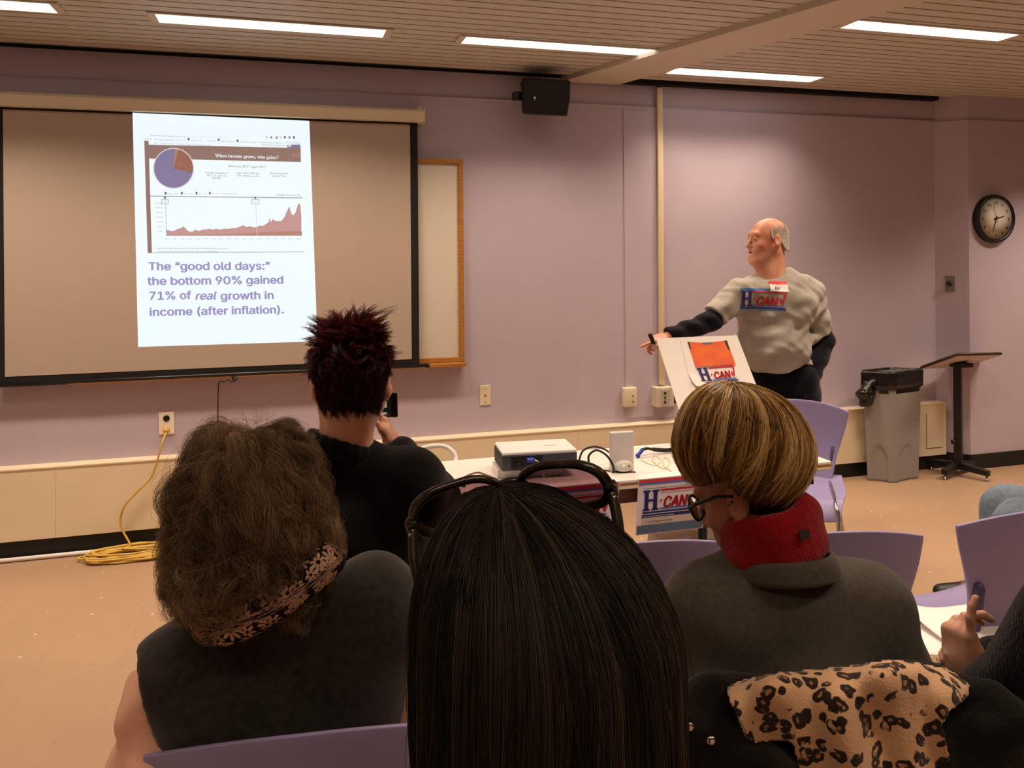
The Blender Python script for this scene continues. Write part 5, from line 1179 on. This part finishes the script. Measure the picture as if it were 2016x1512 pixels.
ns_ = dome(C+A@np.array([0, -.012, .02]), A, .080, .09, .098, .09, lambda ph: -.085+0*ph, m=lambda t, ph: 1-.42*t)
nape = hull_obj('nape_hair', ns_, M['blonde'], p, inset=.001, tone=.06, s0=.35, phis=(math.radians(98), math.radians(262)), nphi=40)
ng = 1500; ph = r_.uniform(math.radians(92), math.radians(262), ng); s0 = r_.uniform(.45, .88, ng); t = np.linspace(0, 1, 8); G = ns_(ph[:, None]+.12*t, s0[:, None]+.15*t, -.002-.004*t+.0*ph[:, None])
strands_obj('strands', G, .0006, M['blonde'], nape, np.clip(r_.normal(.12, .09, ng), 0, 1))
# her glasses and earring
gC = C+A@np.array([0, .102, .004])*.95; eg = thing('eyeglasses', 'dark-rimmed eyeglasses worn by the person in the red turtleneck', 'glasses', tuple(gC)); gl = mat('clear_lens', 'F4F4F4', .03); gl.node_tree.nodes['Principled BSDF'].inputs['Transmission Weight'].default_value = 1.0; gl.node_tree.nodes['Principled BSDF'].inputs['IOR'].default_value = 1.1
mbR, mbL = MB(), MB(); G3 = lambda x, y, z: A@np.array([x, y, z])
for x in (-1, 1):
    rim = [G3(x*.036+.029*math.cos(a), -.008*abs(math.cos(a))*(1 if x*math.cos(a) > 0 else 0), .023*math.sin(a)) for a in np.linspace(0, 2*np.pi, 25)]
    mbR.tube(rim, .0028, 0, 6); mbL.add([G3(x*.036, 0, 0)]+rim[:-1], [(0, i+1, (i+1) % 24+1) for i in range(24)], 0, True)
    tp = MB().tube([G3(x*.065, -.006, .006), G3(x*.076, -.030, .010), G3(x*.079, -.075, .012), G3(x*.078, -.105, .004)], [.004, .0035, .003, .003], 0, 6); tp.build('temple', M['blackp'], eg)
mbR.tube([G3(-.008, .002, .004), G3(0, .004, .008), G3(.008, .002, .004)], .0025, 0, 6); mbR.build('rims', M['blackp'], eg); mbL.build('lenses', gl, eg)
ea = C+A@np.array([-.088, -.004, -.050])*.95; er = thing('earring', 'small gold and slate drop earring above the red turtleneck', 'earring', tuple(ea))
MB().tube([(0, 0, 0), (0, 0, -.010), (.002, -.001, -.018)], [.003, .0045, .003], 0, 8).build('gold_link', mat('gold', 'D9A850', .25, metal=1.0), er); MB().tube([(.000, 0, -.018), (.001, -.002, -.030), (.002, -.002, -.048)], [.002, .005, .003], 0, 8).build('drop', M['slate'], er)

# ------------------------------------------------------------------ dark-haired woman with sunglasses on her head, nearest the camera
D = .565
f0 = nrm(np.array([.02, 1.0, 0])); A = axes(nrm(f0-UZ*.10)); C = J(1069, 1302, D)
hip = np.array([C[0]+.02, C[1]-.10, .53]); p = seated('person', 'nearest person seen from behind, sunglasses pushed up on long dark hair', hip[0], hip[1], f0); r = rgt(f0)
nb = C+UZ*-.165-f0*.03; sl = nb-r*.185-UZ*.055; sr = nb+r*.185-UZ*.055; eL = sl-UZ*.27+f0*.05-r*.04; eR = sr-UZ*.27+f0*.05+r*.04; wL = eL+f0*.23+r*.08; wR = eR+f0*.23-r*.08
kn, an = seat_legs(None, hip, r, f0)
S = SDF(); head_sdf(S, C, A, .92, cr=.86); S.cap(C+A@np.array([0, -.028, -.05]), nb, .050, .056, k=.03); torso_up(S, hip, nb, sl, sr, f0, inf=-.02, k=.03)
S.chain([sr, eR, wR], [.045, .04, .028], k=.02).chain([sl, eL, wL], [.045, .04, .028], k=.02)
for w_, e_ in ((wL, eL), (wR, eR)): hand_sdf(S, w_, nrm(w_-e_), -UZ, nrm(r*(1 if w_ is wL else -1)), [(.3, .4, .3)]*4, .9)
lower_body(S, hip, r, f0, kn, an); feet(S, an, f0); sdf_obj('body', S, .0075, M['skin'], p)
S = SDF(); torso_up(S, hip, nb, sl, sr, f0, .17, .112, .06, inf=.012); S.chain([sr, eR, wR*.9+eR*.1], [.062, .056, .042], k=.05).chain([sl, eL, wL*.9+eL*.1], [.062, .056, .042], k=.05)
S.ell(nb+UZ*.05+f0*.015, (.066, .072, .062), k=.012, op='s'); S.half(hip+UZ*.01, -UZ); sdf_obj('top', S, .009, M['blackshirt'], p, puff(.003, folds(.003, [((14, 4, 25), 1)], 26)))
trousers(p, hip, f0, M['navy_trouser'], kn, an)
M['darkhair'] = hair_mat('dark_brown_hair', [(0, '0D0B09'), (.4, '221C16'), (.75, '362D23'), (1, '54473A')], .6, .22)
HC = C+UZ*.012
hs = dome(HC, axes(f0), .0905, .100, .106, .100, lambda ph: np.where(np.cos(ph) > .45, -.02, -.27), m=lambda t, ph: 1+.09*np.sin(t*3.4)-.26*t, off=(-.020, .040), p=.82, lump=lambda ph, s: (.012*np.sin(9*ph+4*s)+.014*np.sin(4*ph-5*s+1))*np.clip(s*3, 0, 1))
hair = hull_obj('hair', hs, M['darkhair'], p, inset=.004, tone=.3, nphi=96, ns=60)
r_ = np.random.default_rng(31); ng = 760; K = 22; ph = r_.uniform(.55, 2*np.pi-.55, ng); s0 = r_.uniform(.0, .40, ng)**1.2; e0 = r_.uniform(.75, 1.0, ng); t = np.linspace(0, 1, K); sv = s0[:, None]+(e0-s0)[:, None]*t
lay = r_.uniform(0, 1, ng); phv = ph[:, None]+r_.normal(0, .06, (ng, 1))*t+.05*np.sin(7*t+ph[:, None]*5)*t
G = hs(phv, sv, .0005+.0045*lay[:, None]-.0022*np.sin(np.pi*t)[None]*r_.uniform(0, 1.2, (ng, 1)))
K_, tn = kids(G, 15, .0045, .0028, .0012, 41, .15, np.clip(.45+.14*np.sin(ph*9+2*np.sin(ph*4))+.12*np.sin(s0*14+ph*3)+r_.normal(0, .16, ng), 0, 1), .10); strands_obj('strands', K_, .00034, M['darkhair'], hair, tn)
ng = 90; ph = r_.uniform(1.0, 5.3, ng); s0 = r_.uniform(.05, .5, ng); t = np.linspace(0, 1, 18); G = hs(ph[:, None]+.12*t*r_.normal(0, 1, (ng, 1)), np.clip(s0[:, None]+.35*t, 0, 1), .001-.008*np.sin(np.pi*t)*r_.uniform(.3, 1.2, (ng, 1)))
strands_obj('flyaway_strands', G, .0002, M['darkhair'], hair, r_.uniform(.3, .8, ng))
# sunglasses pushed up on her hair
gO = J(1010, 972, .640); gL = J(820, 1040, .628); gR = J(1218, 966, .605); ex = nrm(gR-gL); ez = nrm(UZ*.86-CF*.42); GF = frame(gO, ex, ez)   # columns: across, up, towards us
sg = thing('sunglasses', 'large dark sunglasses with tinted lenses pushed up on the nearest head', 'sunglasses'); sg.matrix_world = Matrix(GF.tolist())
hw = np.linalg.norm(gR-gL)/2
lens = bpy.data.materials.new('tinted_lens'); lens.use_nodes = True; nt = lens.node_tree; nt.nodes.remove(nt.nodes['Principled BSDF']); o_ = nt.nodes['Material Output']
tr = nt.nodes.new('ShaderNodeBsdfTransparent'); tr.inputs[0].default_value = (*lin('8E7078'), 1); gs = nt.nodes.new('ShaderNodeBsdfGlossy'); gs.inputs['Roughness'].default_value = .05; mxs = nt.nodes.new('ShaderNodeMixShader'); mxs.inputs[0].default_value = .06
nt.links.new(tr.outputs[0], mxs.inputs[1]); nt.links.new(gs.outputs[0], mxs.inputs[2]); nt.links.new(mxs.outputs[0], o_.inputs['Surface'])
wrap = lambda x: 3.2*x*x
fm = mat('tortoise_frame', '17130F', .22, col2='33291C', nscale=60)
for x in (-1, 1):
    c0 = hw*.52; out = []
    for a in np.linspace(0, 2*np.pi, 33)[:-1]:
        ca, sa = math.cos(a), math.sin(a); rx_ = hw*.44; rz_ = .0255 if sa > 0 else .021
        px_ = x*(c0+rx_*np.sign(ca)*abs(ca)**.85); pz_ = rz_*np.sign(sa)*abs(sa)**.8+(.006 if ca > 0 else 0)*abs(ca); out.append((px_, pz_, wrap(px_)))
    MB().tube(out+out[:1], [.0034+.0012*max(0, math.cos(a)) for a in np.linspace(0, 2*np.pi, 33)], 0, 8).build('rim', fm, sg)
    MB().add([(x*c0, .001, wrap(c0)-.001)]+out, [(0, i+1, (i+1) % 32+1) for i in range(32)], 0, True).build('lens', lens, sg)
    h0 = (x*hw*.985, .006, wrap(hw)+.001)
    MB().box(h0, (.010, .014, .010), 0, None, .003).ell((x*hw*1.0, .004, wrap(hw)+.008), (.0022, .0022, .0022), 1, 8).build('hinge', [fm, mat('gold_pin', 'D8BE7A', .25, metal=1.0)], sg)
    MB().tube(spline([h0, (x*hw*.985, -.010, wrap(hw)+.026), (x*hw*.90, -.034, wrap(hw)+.062), (x*hw*.82, -.060, wrap(hw)+.100)], 6), [.0042]*7+[.0036]*6+[.003]*6, 0, 8).build('temple', fm, sg)
MB().tube(spline([(-.014, .004, .001), (-.006, .010, -.002), (.006, .010, -.002), (.014, .004, .001)], 5), .0038, 0, 8).build('bridge', fm, sg)
# ================================================================== BIN, LECTERN TABLE, PAPERS, COAT, PEOPLE AT THE EDGE
# ---- square bin with a black liner
b0, b1, b2 = atz(1763, 946, 0), atz(1692, 936, 0), atz(1807, 938, 0)
ex = nrm((b2-b0)*[1, 1, 0]); ey = nrm((b1-b0)*[1, 1, 0]); bis = nrm(ex+ey); ex = nrm(bis+np.array([bis[1], -bis[0], 0])); ey = nrm(bis-np.array([bis[1], -bis[0], 0])); sB = .255
bc = np.array([b0[0]+.012, 4.538, 0]); bn = thing('waste_bin', 'tall grey square plastic bin with black liner against the heater', 'bin', tuple(bc)); BA = np.stack([ex, ey, UZ], 1); BA = np.diag([1.16, .52, 1]) @ BA
def sq_ring(h, rc, n=6, wob=None):
    out = []
    for q in range(4):
        a0 = q*math.pi/2; c = np.array([(h-rc)*(1 if q in (0, 3) else -1), (h-rc)*(1 if q in (0, 1) else -1)])
        for i in range(n): a = a0+math.pi/2*i/(n-1); out.append(c+rc*np.array([math.cos(a), math.sin(a)]))
        nx = q*math.pi/2+math.pi/2; d = np.array([-(h-rc)*2, 0]) if q == 0 else np.array([0, -(h-rc)*2]) if q == 1 else np.array([(h-rc)*2, 0]) if q == 2 else np.array([0, (h-rc)*2])
        e = c+rc*np.array([math.cos(nx), math.sin(nx)])
        for i in range(1, 12): out.append(e+d*i/12)
    return np.array(out)
rings = []
for z in np.linspace(0, .735, 46):
    h = sB/2+(.145-sB/2)*(z/.735); g = sq_ring(h, .028); dz = []
    for x, y in g:
        m = max(abs(x), abs(y)); al = (y if abs(x) > abs(y) else x)/h; top = .30-.24*al*al-.05; rec = .016*np.clip((top-z)/.02, 0, 1)*np.clip((.62-abs(al))/.08, 0, 1)
        k = (m-rec)/m; dz.append(BA@np.array([x*k, y*k, z]))
    rings.append(dz)
mb = MB().loft(rings, 0, True); mb.build('tub', M['bin'], bn)
rr_ = np.random.default_rng(2); rings = []; n0 = len(sq_ring(.15, .03)); wv = rr_.normal(0, 1, n0); wv = np.convolve(np.r_[wv, wv, wv], np.hanning(21)/6, 'same')[n0:2*n0]
for k, (z, h) in enumerate(((.60, .138), (.748, .140), (.752, .150), (.735, .157), (.70, .156), (.66, .156), (.635, .156))):
    g = sq_ring(h, .034); lo = .020*wv-.012 if k == 6 else .006*wv*k/5
    rings.append([BA@np.array([x*(1+.010*math.sin(.45*i+k)), y*(1+.010*math.cos(.38*i+k)), z+lo[i]]) for i, (x, y) in enumerate(g)])
ln = MB().loft(rings, 0, True, cap=False).build('bin_liner', M['bag'], bn); sd = ln.modifiers.new('thick', 'SOLIDIFY'); sd.thickness = .003
kn_ = atd(1704, 775, (b1-EYE)@CF-.17); kl = kn_
S = SDF(); S.cap(kl+UZ*.080, kl+UZ*.03, .018, .030, k=.02); S.ell(kl-UZ*.020, (.062, .045, .072), k=.03); S.cap(kl+UZ*.07, kl+UZ*.085+R0*.05, .018, .014, k=.02)
sdf_obj('liner_knot', S, .005, M['bag'], bn, folds(.006, [((60, 10, 30), 1), ((-30, 40, 50), .8)], 4))

# ---- tilted pedestal table
lc = atz(1887, 936, 0); lt = thing('lectern_table', 'black pedestal table with tilted top standing between bin and clock wall', 'table', (lc[0], lc[1], 0)); base = np.array([lc[0], lc[1], 0]); Dl = (base-EYE)@CF
L_ = J(1815, 726, Dl+.05)-base; T_ = J(1885, 701, Dl-.28)-base; Rr = J(1971, 699, Dl-.02)-base; Bm = L_+Rr-T_; nrm_ = nrm(np.cross(Rr-T_, L_-T_)); nrm_ = nrm_ if nrm_[2] > 0 else -nrm_
V = [T_, Rr, Bm, L_]; mb = MB().add([v for v in V]+[v+nrm_*.006 for v in V], [(3, 2, 1, 0), (4, 5, 6, 7)]+[(i, (i+1) % 4, 4+(i+1) % 4, 4+i) for i in range(4)], 0).build('tabletop', M['lam'], lt)
eb = MB(); Vt = [v+nrm_*.010 for v in V]
for i in range(4): eb.tube([Vt[i], Vt[(i+1) % 4]], .0105, 0, 8)
eb.add([v+nrm_*.018 for v in V], [(0, 1, 2, 3)], 0).build('edge_band', mat('dark_edge', '2A1714', .5), lt)
mid = (T_+Bm)/2; MB().box2((-.025, -.025, .05), (.025, .025, mid[2]-.01), bev=.004, M=Rz(.6)).build('post', M['blackp'], lt)
MB().box((mid[0], mid[1], mid[2]-.02), (.12, .09, .03), bev=.004).build('mounting_plate', M['blackp'], lt)
MB().tube([(-.06, -.01, .24), (-.03, -.01, .24)], [.016, .006], 0, 10).tube([(-.03, -.01, .24), (-.02, -.01, .24)], .006).build('height_knob', M['blackp'], lt)
for k in range(4):
    a = .62+k*math.pi/2+YAW*-1; mb = MB(); q = Rz(a)
    mb.add([(0, -.022, .05), (.20, -.020, .038), (.20, .020, .038), (0, .022, .05), (0, -.022, .095), (.20, -.020, .072), (.20, .020, .072), (0, .022, .095)], [(3, 2, 1, 0), (4, 5, 6, 7), (0, 1, 5, 4), (1, 2, 6, 5), (2, 3, 7, 6), (3, 0, 4, 7)], 0, False, q)
    o = mb.build('leg', M['blackp'], lt); MB().lathe([(.012, 0), (.014, .004), (.006, .010), (.005, .040)], 0, 12, q @ T(.185, 0, 0)).build('glide', M['chrome'], o)

# ---- papers on the chair seat
def soft_sheet(name, label, c, w_, h_, rz, curl, seed, grp=None):
    r2 = np.random.default_rng(seed); n = 12; V = []; UVq = []
    for j in range(n):
        for i in range(n):
            u, v = i/(n-1)-.5, j/(n-1)-.5; V.append((u*w_, v*h_, .003+curl*(.5-u)**3*(v+.5)+.003*math.sin(7*u+seed)*math.cos(5*v)))
    V = np.array(V); V[:, 2] -= V[:, 2].min(); Q = np.array([(j*n+i, j*n+i+1, (j+1)*n+i+1, (j+1)*n+i) for j in range(n-1) for i in range(n-1)])
    o = quad_mesh(name, V, Q, M['white_paper']); o.location = c; o.rotation_euler = (0, 0, rz); sd = o.modifiers.new('thick', 'SOLIDIFY'); sd.thickness = .0012; sd.offset = 1; return tag(o, label, 'paper', grp)
q = atz(1850, 1262, .43); soft_sheet('paper_sheet', 'lower white paper sheet on the purple chair seat, beside the hands', (q[0], q[1], .433), .25, .20, -.35, .0, 1, 'papers on the chair seat')
q = atz(1890, 1234, .435); soft_sheet('paper_sheet', 'upper curled white paper sheet on the purple chair seat', (q[0], q[1], .446), .26, .19, -.10, .03, 2, 'papers on the chair seat')

# ---- leopard-lined black coat over the chair back
def leopard():
    m = bpy.data.materials.new('leopard_plush'); m.use_nodes = True; nt = m.node_tree; b = nt.nodes['Principled BSDF']; b.inputs['Roughness'].default_value = .8; b.inputs['Specular IOR Level'].default_value = .15; b.inputs['Sheen Weight'].default_value = .2
    N = nt.nodes.new; Lk = nt.links.new; tc = N('ShaderNodeTexCoord'); nz = N('ShaderNodeTexNoise'); nz.inputs['Scale'].default_value = 38; nz.inputs['Detail'].default_value = 2; Lk(tc.outputs['Object'], nz.inputs['Vector'])
    mixv = N('ShaderNodeVectorMath'); mixv.operation = 'MULTIPLY_ADD'; mixv.inputs[1].default_value = (.022, .022, .022); Lk(nz.outputs['Color'], mixv.inputs[0]); Lk(tc.outputs['Object'], mixv.inputs[2])
    vo = N('ShaderNodeTexVoronoi'); vo.inputs['Scale'].default_value = 44; vo.inputs['Randomness'].default_value = .9; Lk(mixv.outputs[0], vo.inputs['Vector'])
    ring = N('ShaderNodeValToRGB'); e = ring.color_ramp.elements; e[0].position = .13; e[0].color = (0, 0, 0, 1); e[1].position = .18; e[1].color = (1, 1, 1, 1); x = e.new(.43); x.color = (1, 1, 1, 1); x = e.new(.48); x.color = (0, 0, 0, 1); Lk(vo.outputs['Distance'], ring.inputs['Fac'])
    n2 = N('ShaderNodeTexNoise'); n2.inputs['Scale'].default_value = 60; Lk(tc.outputs['Object'], n2.inputs['Vector']); th = N('ShaderNodeValToRGB'); th.color_ramp.elements[0].position = .33; th.color_ramp.elements[1].position = .40; Lk(n2.outputs['Fac'], th.inputs['Fac'])
    mu = N('ShaderNodeMath'); mu.operation = 'MULTIPLY'; Lk(ring.outputs['Color'], mu.inputs[0]); Lk(th.outputs['Color'], mu.inputs[1])
    inn = N('ShaderNodeValToRGB'); inn.color_ramp.elements[0].position = .13; inn.color_ramp.elements[0].color = (*lin('A87850'), 1); inn.color_ramp.elements[1].position = .2; inn.color_ramp.elements[1].color = (*lin('D8B088'), 1); Lk(vo.outputs['Distance'], inn.inputs['Fac'])
    mx = N('ShaderNodeMixRGB'); mx.inputs[2].default_value = (*lin('2A1A12'), 1); Lk(mu.outputs[0], mx.inputs[0]); Lk(inn.outputs['Color'], mx.inputs[1]); Lk(mx.outputs[0], b.inputs['Base Color'])
    bp = N('ShaderNodeBump'); bp.inputs['Strength'].default_value = .4; bp.inputs['Distance'].default_value = .004; n3 = N('ShaderNodeTexNoise'); n3.inputs['Scale'].default_value = 260; Lk(tc.outputs['Object'], n3.inputs['Vector']); Lk(n3.outputs['Fac'], bp.inputs['Height']); Lk(bp.outputs['Normal'], b.inputs['Normal']); return m
M['leopard'] = leopard(); M['coat'] = cloth('black_coat', '161412', rough=.75, bump=.25, bscale=90, noise=.15, nscale=25)
DC = 1.19; cc = J(1680, 1480, DC); ct = thing('winter_coat', 'black coat with leopard plush lining hung over the chair behind grey cardigan', 'coat', (cc[0], cc[1], cc[2])); cb = np.array(ct.location)
S = SDF()
S.cap(J(1430, 1420, DC+.02), J(1850, 1375, DC+.06), .055, .055, k=.03); S.cap(J(1480, 1520, DC), J(1860, 1500, DC+.03), .075, .075, k=.05)          # body over the chair back
S.chain([J(1390, 1395, DC+.02), J(1375, 1480, DC), J(1400, 1620, DC-.01)], [.045, .055, .06], k=.03)                                  # left front with snaps
S.chain([J(1480, 1500, DC-.05), J(1530, 1580, DC-.06)], [.04, .05], k=.03)
S.chain([J(1885, 1352, DC+.02), J(1950, 1372, DC), J(1985, 1420, DC-.02), J(1950, 1500, DC-.03), J(1900, 1600, DC-.03)], [.022, .024, .030, .045, .055], k=.025)   # right sleeve, open cuff
S.chain([J(2010, 1440, DC), J(2080, 1560, DC)], [.05, .06], k=.03); S.chain([J(1870, 1480, DC-.01), J(1930, 1490, DC-.02)], [.045, .045], k=.03)
sdf_obj('shell', S, .006, M['coat'], ct, folds(.006, [((30, 10, 22), 1), ((-25, 8, 30), .8), ((50, 0, -20), .5)], 18))
# the lining: a thick plush sheet folded over the top edge
outline = [(1432, 1356), (1480, 1342), (1535, 1332), (1600, 1326), (1680, 1318), (1745, 1308), (1800, 1310), (1835, 1318), (1872, 1325), (1905, 1352), (1900, 1372), (1862, 1400), (1852, 1425), (1862, 1470), (1875, 1530), (1885, 1600), (1590, 1600), (1572, 1500), (1560, 1455), (1520, 1452), (1478, 1462), (1456, 1420), (1440, 1385)]
OP = np.array(outline, float)
def inside(p):
    x, y = p[:, 0], p[:, 1]; r = np.zeros(len(p), bool)
    for (x0, y0), (x1, y1) in zip(OP, np.roll(OP, -1, 0)): c_ = (y0 > y) != (y1 > y); r ^= c_ & (x < (x1-x0)*(y-y0)/(y1-y0+1e-9)+x0)
    return r
NX, NY = 110, 66; gx, gy = np.meshgrid(np.linspace(1425, 1912, NX), np.linspace(1300, 1604, NY)); gp = np.stack([gx.ravel(), gy.ravel()], 1)
top_y = np.interp(gx, OP[:9, 0], OP[:9, 1]); fy = np.clip((gy-top_y)/60, 0, 1)
dd = DC-.068+.062*(1-np.sqrt(np.clip(1-(1-fy)**2, 0, 1)))+.010*np.sin(gx/33+gy/90+1.5*np.sin(gy/70))+.007*np.sin(gx/17-gy/60)+.006*np.sin((gx-gy)/41)+.05*np.clip((gx-1800)/110, 0, 1)+.03*np.clip((1500-gx)/80, 0, 1)
V = np.array([atd(x, y, d) for x, y, d in zip(gp[:, 0], gp[:, 1], dd.ravel())]); ok = inside(gp); Q = []
for j in range(NY-1):
    for i in range(NX-1):
        k = j*NX+i; c4 = (k, k+1, k+NX+1, k+NX)
        if sum(ok[list(c4)]) >= 2: Q.append(c4)
Q = np.array(Q); us = np.unique(Q); mp_ = -np.ones(len(V), int); mp_[us] = np.arange(len(us))
lin_ = quad_mesh('lining', V[us], mp_[Q], M['leopard'], ct, base=cb); sm_ = lin_.modifiers.new('soft', 'SMOOTH'); sm_.factor = .5; sm_.iterations = 4; sd = lin_.modifiers.new('thick', 'SOLIDIFY'); sd.thickness = .010; sd.offset = 0
for px, py in ((1358, 1430), (1400, 1457)):
    q = J(px, py, DC-.062 if px < 1380 else DC-.066)-cb; MB().lathe([(.0065, 0), (.0065, .003), (.003, .004)], 0, 14, frame(q, R0, UZ)).build('snap_button', M['chrome'], ct)

# ---- navy-clad person at the right edge, hands clasped
D = 1.30
f0 = nrm(CF*.75-R0*.66); r = rgt(f0); sl = J(2150, 1225, D-.14); sr = sl+r*.36; nb = (sl+sr)/2+UZ*.05; C = nb+UZ*.15+R0*.07; hip = (sl+sr)/2*[1, 1, 0]+UZ*.53-f0*.05
p = seated('person', 'person in navy sleeve at the right edge clasping hands', hip[0], hip[1], f0)
eL = J(1975, 1400, D-.02); wL = J(1935, 1356, D+.20); eR = sr+f0*.14-UZ*.24; wR = J(1945, 1300, D+.26); kn, an = seat_legs(None, hip, r, f0); A = axes(f0)
S = SDF(); head_sdf(S, C, A, .95); S.cap(C+A@np.array([0, -.028, -.05]), nb, .05, .056, k=.03); torso_up(S, hip, nb, sl, sr, f0, inf=-.02, k=.03)
S.chain([sl, eL, wL], [.045, .038, .026], k=.02).chain([sr, eR, wR], [.045, .038, .026], k=.02); lower_body(S, hip, r, f0, kn, an); feet(S, an, f0)
hand_sdf(S, J(1898, 1336, D+.20), nrm(UZ*.93-R0*.03+CF*.12), nrm(R0*.9+CF*.2), -CF*.8-R0*.4, [(.05, .30, .2), (.75, .9, .5), (.85, .9, .5), (.9, .9, .5)], .98, thumb_dir=(.65, .60, .45))
hand_sdf(S, J(1945, 1325, D+.26), nrm(UZ*.55-R0*.75), nrm(-UZ*.4-CF*.6), UZ, [(.35, .6, .4), (.4, .6, .4), (.4, .6, .4), (.4, .6, .4)], .84)
sdf_obj('body', S, .0048, M['skin'], p)
S = SDF(); torso_up(S, hip, nb, sl, sr, f0, .18, .118, inf=.014); S.chain([sl, eL], [.078, .062], k=.05).chain([eL, wL*.72+eL*.28], [.060, .046], k=.04).chain([sr, eR, wR*.86+eR*.14], [.068, .058, .045], k=.05)
S.ell(nb+UZ*.05, (.065, .068, .06), k=.01, op='s'); S.half(hip+UZ*.01, -UZ); sdf_obj('jumper', S, .008, M['navy_jersey'], p, puff(.003, folds(.004, [((14, 4, 25), 1), ((30, 0, 20), .6)], 36)))
trousers(p, hip, f0, M['navy_trouser'], kn, an)
hs = dome(C+A@np.array([0, -.012, .03]), A, .082, .098, .102, .095, lambda ph: np.where(np.cos(ph) < .3, -.08, -.01)); hull_obj('hair', hs, M['darkhair'], p, inset=-.002, tone=.5)
CH['navy'] = place_chair(hip[0], hip[1]-.02, math.atan2(-f0[0], f0[1]), 'purple chair under the person in navy at the right edge')

# ---- seated person in jeans beyond the right edge: only knee and shoe reach the picture
kx = J(2005, 1112, 3.02); sx = atz(1868, 1196, .0); f0 = nrm(np.array([-.80, .55, 0])); r = rgt(f0); hip = np.array([kx[0], kx[1], .53])-f0*.40+r*.08; nb = hip+UZ*.50; sl = nb-r*.19-UZ*.05; sr = nb+r*.19-UZ*.05; C = nb+UZ*.15+f0*.03; A = axes(f0)
p = seated('person', 'person in blue jeans past the right edge, only knee and blue-laced shoe in view', hip[0], hip[1], f0)
k1 = np.array([kx[0], kx[1], .53]); k2 = k1+r*.20; a1 = np.array([sx[0]+.20, sx[1]+.02, .10]); a2 = k2*[1, 1, 0]+f0*.05+UZ*.09
S = SDF(); head_sdf(S, C, A, .95); S.cap(C+A@np.array([0, -.028, -.05]), nb, .05, .056, k=.03); torso_up(S, hip, nb, sl, sr, f0, inf=-.02, k=.03)
for s_, k_ in ((sl, k1), (sr, k2)):
    e_ = s_-UZ*.26-f0*.02; w_ = e_-UZ*.17+f0*.02; S.chain([s_, e_, w_], [.045, .038, .026], k=.02); hand_sdf(S, w_, -UZ*.5+f0*.3, -r, f0, [(.15, .2, .2)]*4, .88)
lower_body(S, hip, r, f0, [k1, k2], [a1, a2]); fs = nrm(np.array([-.93, .30, 0])); feet(S, [a1], fs); feet(S, [a2], f0); sdf_obj('body', S, .009, M['skin'], p)
S = SDF(); torso_up(S, hip, nb, sl, sr, f0, .18, .118, inf=.014)
for s_, k_ in ((sl, k1), (sr, k2)): e_ = s_-UZ*.26-f0*.02; w_ = e_-UZ*.17+f0*.02; S.chain([s_, e_, w_*.9+e_*.1], [.068, .058, .045], k=.05)
S.ell(nb+UZ*.05, (.065, .068, .06), k=.01, op='s'); S.half(hip+UZ*.01, -UZ); sdf_obj('jumper', S, .009, M['wool'], p)
S = SDF(); lower_body(S, hip, r, f0, [k1, k2], [a1-(0, 0, .02), a2-(0, 0, .02)], .088); S.half(hip+UZ*.12, UZ); sdf_obj('jeans', S, .009, M['jeans'], p, puff(.014, folds(.005, [((20, 5, 30), 1)], 4)))
S = SDF(); feet(S, [a1], fs*1.15); feet(S, [a2], f0*1.1); S.half((0, 0, .004), -UZ); sdf_obj('shoes', S, .006, M['blackp'], p, puff(.006, lambda P: 0))
mb = MB(); bs = local(p)
for k in range(4): q = np.array([a1[0], a1[1], 0])+fs*(.045+.028*k); n_ = np.array([-fs[1], fs[0], 0]); mb.tube([q+n_*x-bs+UZ*(.088-.010*k-.4*abs(x)) for x in (-.036, -.02, 0, .02, .036)], .006, 0, 6)
mb.build('laces', M['vga'], p); hs = dome(C+A@np.array([0, -.012, .03]), A, .082, .098, .102, .095, lambda ph: np.where(np.cos(ph) < .3, -.08, -.01)); hull_obj('hair', hs, M['greyhair'], p, inset=-.002, tone=.4)
CH['jeans'] = place_chair(hip[0]+.02, hip[1], math.atan2(-f0[0], f0[1]), 'purple chair under the person in jeans past the right edge')
CH['front'] = place_chair(C[0]*0+.20, .36, 0, 'purple chair under the nearest person with sunglasses')
